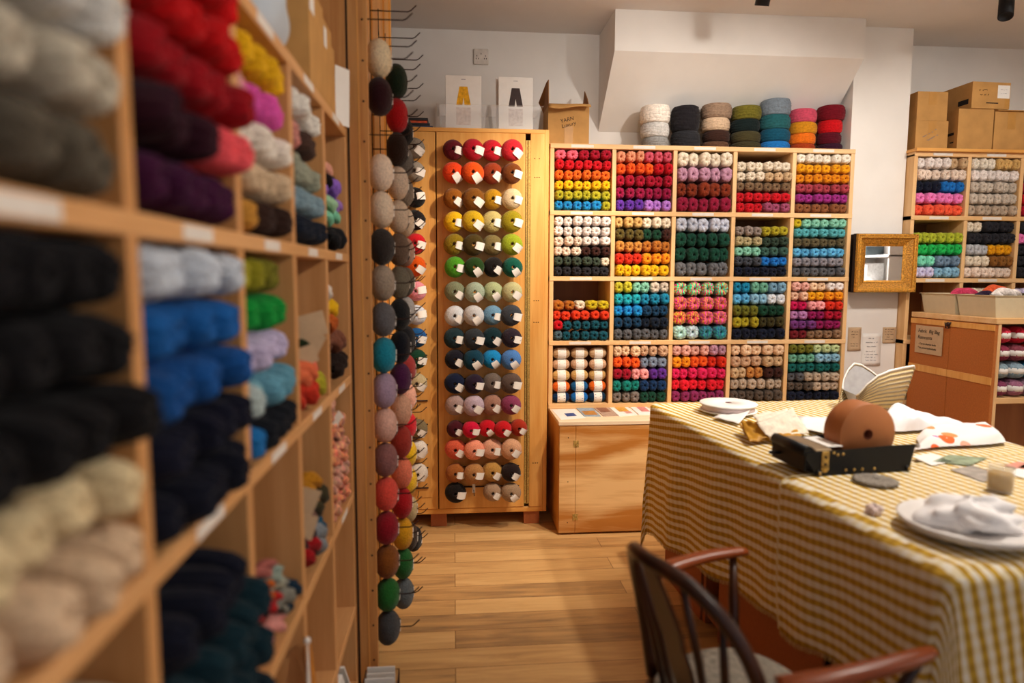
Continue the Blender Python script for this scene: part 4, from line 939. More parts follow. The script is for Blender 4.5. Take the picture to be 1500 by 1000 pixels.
mk = lambda b, y, z, w, h: MB().box(-.1136, -.113, y - w / 2, y + w / 2, z - h / 2, z + h / 2).build('printed_mark', M['ink'], b)
mk(c3, -.07, .10, .05, .016); mk(c3, -.08, .05, .03, .008)
c4 = carton('cardboard_box', 'rightmost cardboard box on the right shelf, its flap slightly open', (3.372, 3.995, kz), .218, .25, .232, 0, lid='shut', group=kg)
for o in [c for c in c4.children if c.name.startswith('flap')][:1]: o.location = (0, 0, .012); o.rotation_euler = (.09, 0, 0)
c5 = carton('cardboard_box', 'shallow cardboard box with a white label on top of the other boxes', (3.215, 3.985, kz + .243), .252, .25, .15, .04, tape=False, group=kg)
MB().box(.042, .122, -.1256, -.125, .062, .138).build('paper_label', M['paper'], c5)
MB().box(.094, .125, -.1256, -.125, .004, .058).build('tape_strip', M['tape'], c5)
scribble('handwriting', [(.012, .9), (-.016, .8)], .075, M['ink'], c5, (-.045, -.1258, .095), (PI / 2, -.06, 0), th=.0013)
MB().box(-.03, .05, -.1256, -.125, .030, .036).build('printed_mark', M['ink'], c5)
mk2 = MB().box(-.1266, -.126, -.10, -.02, .03, .06).build('printed_mark', M['ink'], c5)
scribble('handwriting', [(.012, .9), (-.008, .8)], .05, M['inkgrey'], c5, (.082, -.1260, .10), (PI / 2, 0, 0), th=.0008, amp=.0025)

cb = thing('brown_cabinet', 'brown two-door cabinet beside the column, with open cubbies at its near end', 'cabinet', (2.785, 3.20, 0))
CD, CZ = .64, 1.205
MB().bbox(.0, .95, -.004, CD, CZ - .03, CZ, .002).build('top_board', M['birchx'], cb)
MB().bbox(.018, .95, .0, CD, .02, .04, .002).build('base_board', M['birchx'], cb)
MB().bbox(.018, .95, .004, CD - .01, .757, .785, .002).build('shelf_board', M['birchx'], cb)
MB().bbox(.018, .036, 0, CD, .04, CZ - .03, .002).build('upright', M['birchz'], cb)
MB().bbox(.93, .95, 0, CD, .04, CZ - .03, .002).build('upright', M['birchz'], cb)
MB().box(.036, .93, .30, .31, .04, CZ - .03).build('back_panel', M['back'], cb)
MB().bbox(.018, .95, CD - .02, CD, .02, CZ - .03, .001).build('end_panel', M['birchz'], cb)
for n, (ya, yb) in enumerate(((.002, .315), (.319, CD - .002))):
    dr = MB().bbox(.0, .018, ya, yb, .03, CZ - .034, .0015).build('door', M['mdf'], cb)
    MB().box(-.0035, 0, ya, yb, .855, .895).build('cross_rail', M['pinez'], dr)
    MB().box(-.0035, 0, ya, yb, CZ - .066, CZ - .036).build('top_rail', M['pinez'], dr)
kn = MB(); kn.lathe([(0, -.0), (.012, -.0), (.014, -.008), (.009, -.014), (0, -.014)], 14, 'x', (0, .326, CZ - .055)); kn.build('latch_knob', M['wire'], cb)
MB().tube([(-.010, .300, CZ - .04), (-.012, .312, CZ - .075), (-.012, .335, CZ - .075), (-.010, .345, CZ - .045)], .003, 6).build('latch_hook', M['wire'], cb)
# sign on the far door
sg = thing('cardboard_sign', 'square kraft cardboard sign with handwritten black lettering on the brown cabinet', 'sign', (2.7805, 3.672, 1.047))
MB().bbox(-.003, 0, -.112, .112, -.082, .082, .0008).build('card', M['kraftpaper'], sg)
RS = (PI / 2, 0, -PI / 2)
text('lettering', 'Fabric  Big Bag', .030, M['ink'], sg, (-.0036, 0, .05), RS, shear=.15)
text('lettering', 'Remnants', .030, M['ink'], sg, (-.0036, .03, .012), RS, shear=.15)
text('lettering', '- Cut to shorter bolts', .0165, M['ink'], sg, (-.0036, .008, -.026), RS, shear=.15)
text('lettering', '* As priced individually', .0165, M['ink'], sg, (-.0036, .008, -.05), RS, shear=.15)
# banded skeins in the near cubby
BS = [['d83850:rose red', 'c01830:red', 'c8203c:red'], ['8a3048:dark rose', '8c4452:old rose', 'd03028:orange red'], ['90a8b4:pale grey blue', '88a0b0:grey blue', '18648a:teal blue'], ['8a4062:plum', 'a06884:mauve', 'b490a8:lilac']]
for i, rw in enumerate(BS):
    for k_ in range(7):
        hx, nm = rw[k_ % 3].split(':'); w = .088
        z = .786 + (3 - i + .5) * .0935
        o = link(random.choice(SKE), 'banded_yarn_skein', None, (2.785 + .085 + k_ * .092, 3.20 + .085, z), (random.uniform(0, 6), PI / 2, PI), (.118 / 1.5 * 1.17, .090, .089), jit(lin(hx)))
        o.rotation_euler = (0, PI / 2, 0); o.scale = (.0925 / 1.5, .15, .0895)
        link(SKBAND, 'paper_band', o, (0, 0, 0), None, (.8, 1.06, 1.06))
        tag(o, f"{nm} banded yarn skein, {ORD[k_]} from left in {ORD[i]} layer of brown cabinet's cubby", 'yarn skein', 'banded skeins in the brown cabinet')
# beige tubs on the cabinet
bt = plain('beige_plastic', 'cfc0a0', .5, noise=.015)
def btub(x, y, w, d, h, label):
    o = tub_walls(w, d, h, .004, .93, .006).build('storage_tub', bt, None, (x, y, CZ + .0005)); return tag(o, label, 'tub', 'beige tubs on the brown cabinet')
btub(2.79 + .29, 3.652, .56, .268, .116, 'beige plastic storage tub at the far end of the brown cabinet top')
btub(2.79 + .29, 3.368, .56, .268, .116, 'beige plastic storage tub at the near end of the brown cabinet top, full of yarn')
for (dx, y, z, hx, nm, L, dia, rz) in [(.15, 3.62, .105, 'b83858', 'pink and cerise', .19, .10, .2), (.38, 3.66, .115, 'd85a34', 'orange', .19, .11, .2), (.12, 3.43, .10, '2a1a30', 'dark plum', .15, .08, .1), (.15, 3.33, .115, 'd8d0cc', 'white', .19, .085, .1), (.40, 3.33, .105, 'b4680c', 'amber', .2, .09, .1), (.40, 3.43, .10, '3a3018', 'olive brown', .18, .07, .1)]:
    hank(2.79 + dx, y, CZ + z, rz, 0, L, dia, hx, f"{nm} yarn hank heaped in a beige tub on the brown cabinet", False, 'hanks in the beige tubs')

# gilt mirror on the column
mr = thing('gilt_mirror', 'small ornate gilt-framed mirror on the white column', 'mirror', (2.583, 3.846, 1.497))
gilt = plain('gilt_wood', 'c88e34', .4, metal=.3, noise=.22, nscale=90, bump=.5)
giltd = plain('gilt_wood_worn', 'b47c2a', .45, metal=.25, noise=.25, nscale=120, bump=.6)
W2, H2 = .189, .172
def frame(w, h, t, y0, y1, m, nm, y2=None):
    """mitred rectangular moulding from outer half-size w,h inward by t; front slopes y1 -> y2"""
    y2 = y1 if y2 is None else y2
    ring = lambda a, b, y: [(-a, y, -b), (a, y, -b), (a, y, b), (-a, y, b)]
    R_ = [ring(w, h, y0), ring(w, h, y1), ring(w - t, h - t, y2), ring(w - t, h - t, y0)]
    vs = [p for r in R_ for p in r]; F = []
    for i in range(3):
        for k in range(4): F.append((i * 4 + k, (i + 1) * 4 + k, (i + 1) * 4 + (k + 1) % 4, i * 4 + (k + 1) % 4)[::-1])
    mb = MB(); mb.add(vs, F); return mb.build(nm, m, mr)
frame(.172, H2 + .002, .03, .073, .0, M['darkhole'], 'backing_frame')
frame(W2 + .003, H2 + .003, .02, 0, -.024, M['darkhole'], 'backing_frame')
frame(W2, H2, .022, 0, -.046, gilt, 'outer_moulding', -.044)
frame(W2 - .022, H2 - .022, .036, 0, -.036, giltd, 'inner_moulding', -.018)
frame(W2 - .058, H2 - .058, .012, 0, -.022, gilt, 'sight_edge', -.012)
bd = MB()
for k_ in range(44):
    for s in (-1, 1):
        x = -W2 + .008 + k_ * (2 * W2 - .016) / 43; bd.lathe([(0, -.004), (.0035, -.002), (.0042, .001), (0, .003)], 6, 'y', (x, -.046, s * (H2 - .008)))
for k_ in range(40):
    for s in (-1, 1):
        z = -H2 + .008 + k_ * (2 * H2 - .016) / 39; bd.lathe([(0, -.004), (.0035, -.002), (.0042, .001), (0, .003)], 6, 'y', (s * (W2 - .008), -.046, z))
bd.build('bead_moulding', gilt, mr)
mm_, nt, b_ = mat('mirror_glass'); b_.inputs['Base Color'].default_value = (.93, .94, .95, 1); b_.inputs['Metallic'].default_value = 1; b_.inputs['Roughness'].default_value = .015
MB().box(-W2 + .06, W2 - .06, -.010, -.006, -H2 + .06, H2 - .06).build('mirror_glass', mm_, mr)
# notes on the column
def note(label, x, z, w, h, m, lines, ink, group=None, curl=.004):
    o = thing('paper_note', label, 'note', (x, 3.9185, z), 0, group)
    P = np.array([[(-w / 2 + w * s, -.0006 - curl * max(0, 1 - t * 3) * (1 - t * 3 if t < .33 else 0) , -h / 2 + h * t) for t in np.linspace(0, 1, 10)] for s in np.linspace(0, 1, 4)])
    mb = MB(); mb.grid(P, True, flip=False); q = mb.build('sheet', m, o); so_ = q.modifiers.new('t', 'SOLIDIFY'); so_.thickness = .0006
    scribble('handwriting', lines, w * .7, ink, o, (0, -.0022, 0), th=.0010, amp=.0030)
    return o
note('kraft paper note with a few lines of writing, left on the white column', 2.476, 1.032, .086, .145, M['kraftpaper'], [(.045, .7), (.028, .75), (.012, .3), (-.03, .75), (-.044, .8)], M['ink'])
note('kraft paper note curling at its lower edge, right on the white column', 2.702, 1.055, .086, .098, M['kraftpaper'], [(.036, .9), (.02, 1), (.004, .9), (-.012, .5), (-.028, .9)], M['ink'])
note('white sheet of handwriting between the two kraft notes on the column', 2.590, .965, .125, .20, M['paper'], [(.07, .5), (.045, .9), (.02, .7), (-.01, .8), (-.03, 1), (-.048, .9), (-.066, .8)], M['inkgrey'])

# shelves on the right wall, seen only in the mirror
ws = thing('wall_shelf', 'white wall shelving on the right wall, seen in the gilt mirror', 'shelf', (XR, .4, 1.0))
for z in (.0, .34, .62, .9):
    MB().bbox(-.26, 0, -.55, .75, z, z + .02, .002).build('shelf_board', M['paper'], ws)
for y in (-.55, .13, .73):
    MB().bbox(-.25, 0, y, y + .02, -.3, 1.2, .002).build('upright', M['paper'], ws)
for n, (y, z, w, h, hx, nm) in enumerate([(.30, 1.021, .10, .27, 'f0f0f0', 'white'), (.44, 1.021, .08, .27, 'c8b040', 'mustard'), (.58, 1.021, .11, .25, 'f2f2f2', 'pale'), (.02, 1.361, .16, .09, '60a0a8', 'teal'), (-.16, 1.361, .14, .1, 'e8e8e8', 'light grey'), (.45, 1.361, .18, .2, 'eeeeee', 'large white'), (.0, 1.641, .2, .09, 'd83a20', 'red'), (.42, 1.641, .2, .1, '3a4448', 'dark grey'), (-.2, 1.021, .2, .2, '8a2038', 'wine red')]):
    o = link(MB().bbox(-.2, 0, -w / 2, w / 2, 0, h, .004).mesh('storage_box', art(hx)), 'storage_box', None, (XR - .02, .4 + y - .2, z)); tag(o, f"{nm} storage box on the white wall shelving reflected in the mirror", 'box', 'boxes reflected in the mirror')

# ------------------------------------------------------------------ work table
T, WT, LT = .82, 1.04, 1.80
C0 = Vector((.996, 1.212)); eb = Vector((-.035, 1)).normalized(); ea = Vector((eb.y, -eb.x))
ROTT = math.atan2(ea.y, ea.x)
wt = thing('work_table', 'work table with brown board sides under the gingham cloth', 'table', (C0.x, C0.y, 0), ROTT)
MB().bbox(.008, WT - .008, .008, LT - .008, T - .035, T - .004, .003).build('table_top', M['mdfdark'], wt)
for n, (y0_, y1_) in enumerate(((LT - .06, LT - .03), (LT - .48, LT - .455), (.95, .975), (.45, .475), (.03, .06))):
    MB().bbox(.07, WT - .07, y0_, y1_, 0, T - .035, .002).build('upright', M['mdfdark'], wt)
MB().box(.062, .07, LT - .45, LT - .03, 0, T - .035).build('side_panel', M['mdfdark'], wt)
MB().box(.062, .07, .5, LT - .62, 0, T - .035).build('side_panel', M['mdfdark'], wt)
MB().box(.45, .46, .06, LT - .06, .02, T - .035).build('centre_panel', M['mdfdark'], wt)
MB().box(.08, WT - .08, .06, LT - .06, .03, .05).build('base_board', M['mdfdark'], wt)

def gingham():
    m, nt, b = mat('yellow_gingham')
    uv = N(nt, 'ShaderNodeUVMap'); sp = N(nt, 'ShaderNodeSeparateXYZ'); nt.links.new(uv.outputs['UV'], sp.inputs[0])
    nz = N(nt, 'ShaderNodeTexNoise', Scale=14, Detail=3); nt.links.new(uv.outputs['UV'], nz.inputs['Vector'])
    def stripe(out, per, soft):
        a = N(nt, 'ShaderNodeMath', operation='MULTIPLY'); a.inputs[1].default_value = 2 * PI / per; nt.links.new(out, a.inputs[0])
        j = N(nt, 'ShaderNodeMath', operation='MULTIPLY_ADD'); j.inputs[1].default_value = 1.6; nt.links.new(nz.outputs['Fac'], j.inputs[0]); nt.links.new(a.outputs[0], j.inputs[2])
        s = N(nt, 'ShaderNodeMath', operation='SINE'); nt.links.new(j.outputs[0], s.inputs[0])
        r = N(nt, 'ShaderNodeMapRange', interpolation_type='SMOOTHSTEP'); r.inputs['From Min'].default_value = -soft; r.inputs['From Max'].default_value = soft; nt.links.new(s.outputs[0], r.inputs['Value'])
        return r.outputs['Result']
    s1 = stripe(sp.outputs['X'], .031, .35); s2 = stripe(sp.outputs['Y'], .031, .45)
    fine = N(nt, 'ShaderNodeTexNoise', Scale=160, Detail=2); nt.links.new(uv.outputs['UV'], fine.inputs['Vector'])
    ad = N(nt, 'ShaderNodeMath', operation='MULTIPLY_ADD'); ad.inputs[1].default_value = .14; nt.links.new(s2, ad.inputs[0])
    m1 = N(nt, 'ShaderNodeMath', operation='MULTIPLY'); m1.inputs[1].default_value = .74; nt.links.new(s1, m1.inputs[0]); nt.links.new(m1.outputs[0], ad.inputs[2])
    r = N(nt, 'ShaderNodeValToRGB'); cr = r.color_ramp
    cr.elements[0].position = 0; cr.elements[0].color = lin('f2ecde'); cr.elements[1].position = .95; cr.elements[1].color = lin('a8802c')
    e = cr.elements.new(.22); e.color = lin('e6d8ae'); e = cr.elements.new(.70); e.color = lin('d2aa40')
    nt.links.new(ad.outputs[0], r.inputs['Fac'])
    mx = N(nt, 'ShaderNodeMix', data_type='RGBA', blend_type='MULTIPLY'); mx.inputs['Factor'].default_value = .2
    nt.links.new(r.outputs['Color'], mx.inputs['A']); nt.links.new(fine.outputs['Fac'], mx.inputs['B'])
    nt.links.new(mx.outputs['Result'], b.inputs['Base Color']); b.inputs['Roughness'].default_value = .95; b.inputs['Specular IOR Level'].default_value = .1
    bp = N(nt, 'ShaderNodeBump', Strength=.15, Distance=.002); nt.links.new(fine.outputs['Fac'], bp.inputs['Height']); nt.links.new(bp.outputs['Normal'], b.inputs['Normal'])
    return m
M['gingham'] = gingham()
def drape(a, b, off, fs):
    oa = a if a < 0 else (a - WT if a > WT else 0); ob = b if b < 0 else (b - LT if b > LT else 0)
    ca, cbb = min(max(a, 0), WT), min(max(b, 0), LT)
    d = math.hypot(oa, ob)
    if d < 1e-9:
        zz = T + off + .0012 * math.sin(9 * a + 5 * b + fs) * math.sin(7 * b - 3 * a) + .0012
        return ca, cbb, zz
    ux, uy = oa / d, ob / d; R_ = .014
    if d < R_ * PI / 2: h, v = R_ * math.sin(d / R_), R_ * (1 - math.cos(d / R_))
    else: h, v = R_, R_ + d - R_ * PI / 2
    k = min(1, max(0, d - .02) / .3)
    if abs(ux) > .97: along = b
    elif abs(uy) > .97: along = a + 3
    else: along = b + a
    corner = abs(ux * uy) * 2
    fold = (.5 + .5 * math.sin(along * 13 + fs + 1.2 * math.sin(along * 5.1))) * .025 + (.5 + .5 * math.sin(along * 31 + 2 * fs)) * .008
    h += k * (fold * (1 - corner) + .05 * d * corner ** 1.5) + off
    v *= (1 - .05 * corner)
    return ca + ux * h, cbb + uy * h, T + off * .3 - v
def cloth(name, label, oa, ob, th, p0, p1, q0, q1, off, fs, seam=False, step=.0155):
    n, m_ = int((p1 - p0) / step) + 1, int((q1 - q0) / step) + 1
    e1 = (-math.sin(th), math.cos(th)); e2 = (math.cos(th), math.sin(th))
    P = np.zeros((n, m_, 3)); UV = np.zeros((n, m_, 2))
    for i in range(n):
        p = p0 + (p1 - p0) * i / (n - 1)
        for k in range(m_):
            q = q0 + (q1 - q0) * k / (m_ - 1)
            hem = .006 * math.sin(23 * p) if k == 0 else 0
            a, b = oa + p * e1[0] + (q + hem) * e2[0], ob + p * e1[1] + (q + hem) * e2[1]
            x, y, z = drape(a, b, off, fs); w = C0 + ea * x + eb * y
            P[i, k] = (w.x, w.y, max(z, .02)); UV[i, k] = (q, p)
    mb = MB(); mb.grid(P, True, flip=True)
    me = mb.mesh(name, M['gingham']); ul = me.uv_layers.new(name='UVMap')
    li = np.zeros(len(me.loops), dtype=np.int32); me.loops.foreach_get('vertex_index', li)
    ul.data.foreach_set('uv', UV.reshape(-1, 2)[li].ravel())
    o = link(me, name); so_ = o.modifiers.new('thickness', 'SOLIDIFY'); so_.thickness = .0016; so_.offset = 0
    if seam:
        hm_ = MB(); e_ = [tuple(Vector(P[-1, k]) + Vector((0, 0, .001))) for k in range(m_)]; hm_.tube(e_, .0032, 6); hm_.build('selvedge', plain('selvedge_thread', 'e2d2a2', .95), o)
    # frayed fringe along the left hem
    fr = MB()
    for i in range(0, n - 1):
        for s in (0, .33, .66):
            a_ = Vector(P[i, 0]) * (1 - s) + Vector(P[i + 1, 0]) * s
            if a_.z < T - .05: fr.tube([a_, a_ + Vector((random.uniform(-.003, .003), random.uniform(-.003, .003), -.014))], .0011, 3, False)
    if fr.v: fr.build('fringe', plain('fringe_thread_' + name, 'cdb67e', .95), o)
    return tag(o, label, 'tablecloth', 'gingham tablecloths')
TH = math.radians(10)
cloth('tablecloth', 'yellow and white gingham tablecloth hanging over the far end of the table', -.30, 0, TH, .50, 2.24, .0, 1.56, .002, .4)
cloth('tablecloth', 'yellow and white gingham tablecloth draped over the near end, overlapping the other', -.325, 0, TH, -.62, .55, .0, 1.58, .012, .4, True)

# things on the table
ZT = T + .0165
def on(u, v, dz=0): return atZ(u, v, ZT + dz)
p = on(1066, 602)
sp_ = thing('ribbon_reel', 'flat white reel of ribbon at the far end of the table', 'reel', (p.x + .01, p.y + .02, ZT))
sp_.scale = (1.07,) * 3
MB().lathe([(.012, .0), (.112, 0), (.114, .002), (.112, .004), (.012, .004)], 48).build('lower_flange', M['paper'], sp_)
MB().lathe([(.012, .026), (.112, .026), (.114, .029), (.112, .032), (.012, .032), (.012, .026)], 48).build('upper_flange', M['paper'], sp_)
MB().lathe([(.013, .004), (.104, .004), (.104, .026), (.013, .026)], 48).build('ribbon', plain('pale_pink_ribbon', 'd8c4c4', .5), sp_)
MB().lathe([(0, .0322), (.013, .0322), (.013, .004)], 20).build('hub_hole', plain('reel_core', '6a2c20', .8), sp_)
def sheet(name, label, us, m, dz=.0, th=.0008, lift=(0, 0, 0, 0), cat='paper', group=None, nx=8):
    q = [on(u, v, dz) for u, v in us]; P = []
    for i in range(nx):
        s = i / (nx - 1); row = []
        for k in range(nx):
            t = k / (nx - 1)
            pt = (q[0] * (1 - s) + q[1] * s) * (1 - t) + (q[3] * (1 - s) + q[2] * s) * t
            l = (lift[0] * (1 - s) + lift[1] * s) * (1 - t) + (lift[3] * (1 - s) + lift[2] * s) * t
            row.append((pt.x, pt.y, pt.z + l * (s * s + t * t) * .5 + .0025 * math.sin(6 * s + 4 * t) ** 2 + th))
        P.append(row)
    mb = MB(); mb.grid(np.array(P), True); o = mb.build(name, m); sd = o.modifiers.new('t', 'SOLIDIFY'); sd.thickness = th; sd.offset = 0
    return tag(o, label, cat, group)
sheet('paper_sheet', 'white folded paper in front of the ribbon reel', [(1045, 611), (1082, 621), (1099, 607), (1071, 600)], M['paper'], lift=(0, 0, .02, .03))
sheet('paper_sheet', 'white papers lying behind the tape dispenser', [(1172, 628), (1235, 640), (1250, 612), (1168, 610)], M['paper'], .002)
sheet('paper_sheet', 'small pale blue slip at the corner of the white papers', [(1168, 628), (1182, 633), (1180, 622), (1162, 612)], plain('pale_blue_paper', 'b8d0d0', .6), .006)
# crumpled mustard paper bag with a pale net pouch
def lump(name, label, c, sx, sy, sz, m, seed, cat, rough=.16, parent=None, n=26, mm=40, base=True):
    r = np.random.default_rng(seed); ph = r.uniform(0, 6, 9); P = np.zeros((n, mm, 3))
    for i in range(n):
        t = PI * i / (n - 1)
        for k in range(mm):
            a = 2 * PI * k / mm
            d = 1 + rough * (math.sin(3 * a + ph[0] + 2 * t) * .5 + math.sin(5 * a - 3 * t + ph[1]) * .35 + abs(math.sin(4 * t + 2 * a + ph[2])) * .4 + math.sin(9 * a + 7 * t + ph[3]) * .18)
            x, y, z = math.sin(t) * math.cos(a) * sx * d, math.sin(t) * math.sin(a) * sy * d, -math.cos(t) * sz * d
            if base: z = max(z, -sz * .55) + sz * .55
            P[i, k] = (x, y, z)
    mb = MB(); mb.grid(P, True, False, True, flip=True); o = mb.build(name, m, parent, c)
    if parent is None: tag(o, label, cat)
    return o
pb_ = thing('paper_bag', 'crumpled mustard paper bag with a pale net pouch, left of the tape dispenser', 'bag', on(1112, 636))
mpap = plain('mustard_paper', 'b88420', .45, noise=.05, nscale=20); cpap = plain('cream_net', 'e4d8c6', .8, noise=.05, nscale=60, bump=.3)
def crumple(us, lifts, m, nm, amp=.012, nx=14, seed=1):
    q = [on(u, v, 0) - pb_.location for u, v in us]; r = np.random.default_rng(seed); ph = r.uniform(0, 6, 4); P = []
    for i in range(nx):
        s = i / (nx - 1); row = []
        for k in range(nx):
            t = k / (nx - 1); pt = (q[0] * (1 - s) + q[1] * s) * (1 - t) + (q[3] * (1 - s) + q[2] * s) * t
            l = (lifts[0] * (1 - s) + lifts[1] * s) * (1 - t) + (lifts[3] * (1 - s) + lifts[2] * s) * t
            row.append((pt.x, pt.y, max(.001, pt.z + l + amp * (abs(math.sin(7 * s + ph[0] + 3 * t)) + abs(math.sin(6 * t - 4 * s + ph[1])) - .6))))
        P.append(row)
    mb = MB(); mb.grid(np.array(P), True); o = mb.build(nm, m, pb_); sd = o.modifiers.new('t', 'SOLIDIFY'); sd.thickness = .0012; return o
crumple([(1084, 632), (1098, 649), (1128, 645), (1108, 640)], (.035, .0, .0, .055), mpap, 'bag_side', .006, seed=3)
crumple([(1082, 630), (1098, 649), (1132, 645), (1110, 636)], (.02, .002, .004, .03), mpap, 'bag_base', .008, seed=9)
crumple([(1108, 642), (1128, 646), (1185, 638), (1160, 632)], (.05, .004, .006, .085), cpap, 'net_pouch', .006, seed=5)
crumple([(1100, 630), (1112, 640), (1165, 634), (1150, 622)], (.055, .05, .06, .06), cpap, 'net_pouch', .006, seed=7)
crumple([(1126, 646), (1140, 647), (1178, 640), (1165, 638)], (.012, .002, .002, .02), mpap, 'bag_fold', .006, seed=11)
# gummed tape dispenser
pa, pb2, pc = on(1194, 697), on(1334, 689), on(1152, 660)
DK = 1.08
dxv = Vector((pb2.x - pa.x, pb2.y - pa.y, 0)); Ld = dxv.length; rz = math.atan2(dxv.y, dxv.x); Wd = .175
dp = thing('tape_dispenser', 'black metal gummed-tape dispenser on the table', 'tape dispenser', (pa.x, pa.y, ZT), rz); dp.scale = (1, 1, DK)
bk = M['black']
mb = MB()
def plate(y, t=.002):
    o_ = [(0.0, .008), (.02, .0), (Ld - .02, 0), (Ld - .005, .006), (Ld + .012, .075), (Ld - .06, .075), (.06, .068), (-.03, .066), (-.034, .05)]
    v = [(x, y, z) for x, z in o_] + [(x, y + t, z) for x, z in o_]; k = len(o_)
    mb.add(v, [tuple(range(k)), tuple(range(k, 2 * k))[::-1]] + [((i + 1) % k, i, k + i, k + (i + 1) % k) for i in range(k)])
plate(0); mb.build('side_plate', bk, dp); mb = MB(); plate(Wd); mb.build('side_plate', bk, dp)
MB().bbox(-.005, Ld, .002, Wd, .006, .010, .001).build('base_plate', bk, dp)
MB().bbox(-.034, -.028, .002, Wd, .012, .066, .002).build('front_plate', bk, dp)
MB().tube([(-.022, .002, .066), (-.022, Wd, .066)], .016, 16).build('water_roller', bk, dp)
MB().bbox(.0, .055, .004, Wd - .002, .064, .072, .002).build('feed_plate', plain('worn_steel', 'a89478', .35, metal=.6), dp)
sh = MB(); sh.box(.06, .11, .03, Wd - .02, .07, .0715); sh.build('tape_end', M['paper'], dp)
bs_ = MB(); bs_.bbox(.018, .042, -.003, 0, .020, .067, .001); bs_.lathe([(0, -.003), (.012, -.003), (.012, 0), (0, 0)], 16, 'y', (.030, 0, .020)); bs_.build('bracket', M['brass'], dp)
for z in (.052, .032):
    MB().lathe([(0, -.0045), (.004, -.0045), (.004, -.003)], 10, 'y', (.030, 0, z)).build('rivet', M['darkhole'], dp)
for x, z in ((.058, .062), (.071, .056), (.089, .057), (.10, .012), (.128, .012), (.155, .012), (.195, .012)):
    MB().lathe([(0, -.003), (.003, -.0025), (.0042, -.001), (.0042, 0)], 12, 'y', (x, 0, z)).build('rivet', M['brass'], dp)
for x in (.010, Ld - .012):
    for y in (-.008, Wd - .004):
        MB().lathe([(0, 0), (.006, 0), (.008, .004), (.008, .010), (.005, .014), (0, .014)], 12, 'y', (x, y, .008)).build('foot_roller', plain('rubber_foot', '1a1a1c', .6) if y < 0 else bk, dp)
    MB().lathe([(0, -.0095), (.004, -.0095), (.0045, -.008)], 10, 'y', (x, 0, .008)).build('foot_screw', M['brass'], dp)
MB().lathe([(0, 0), (.006, .001), (.006, .01), (0, .011)], 10, 'x', (Ld + .012, .0, .07)).build('wing_nut', plain('steel', 'a8a4a0', .3, metal=.8), dp)
MB().tube([(-.034, Wd * .75, .035), (-.065, Wd * .78, .035)], .005, 8).build('lever', bk, dp)
# paper tape roll: rests in the tray
rr = .094; pr_ = on(1283, 690)
tr = thing('paper_tape_roll', 'large roll of brown paper tape standing in the black dispenser', 'tape roll', (0, 0, 0))
lx = Ld * .63; cR = Vector((pa.x, pa.y, ZT)) + Matrix.Rotation(rz, 3, 'Z') @ Vector((lx, .042, .0118 + rr)); tr.location = cR; tr.rotation_euler = (0, 0, rz)
tm, tnt, tb = mat('brown_paper_tape')
tcn = N(tnt, 'ShaderNodeTexCoord'); wv = N(tnt, 'ShaderNodeTexWave', Scale=60, Distortion=.4, wave_type='RINGS', rings_direction='Y'); tnt.links.new(tcn.outputs['Object'], wv.inputs['Vector'])
rp = N(tnt, 'ShaderNodeValToRGB'); rp.color_ramp.elements[0].color = lin('a4602e'); rp.color_ramp.elements[1].color = lin('b87440'); tnt.links.new(wv.outputs['Fac'], rp.inputs['Fac']); tnt.links.new(rp.outputs['Color'], tb.inputs['Base Color']); tb.inputs['Roughness'].default_value = .6
MB().lathe([(.016, 0), (rr - .0015, 0), (rr, .0015), (rr, .0785), (rr - .0015, .08), (.016, .08), (.016, 0)], 72, 'y').build('tape', tm, tr)
MB().lathe([(0, .06), (.0165, .06), (.0165, -.0006), (.014, -.0006), (.014, .058)], 24, 'y').build('core', plain('tape_core', '6a3018', .8), tr)
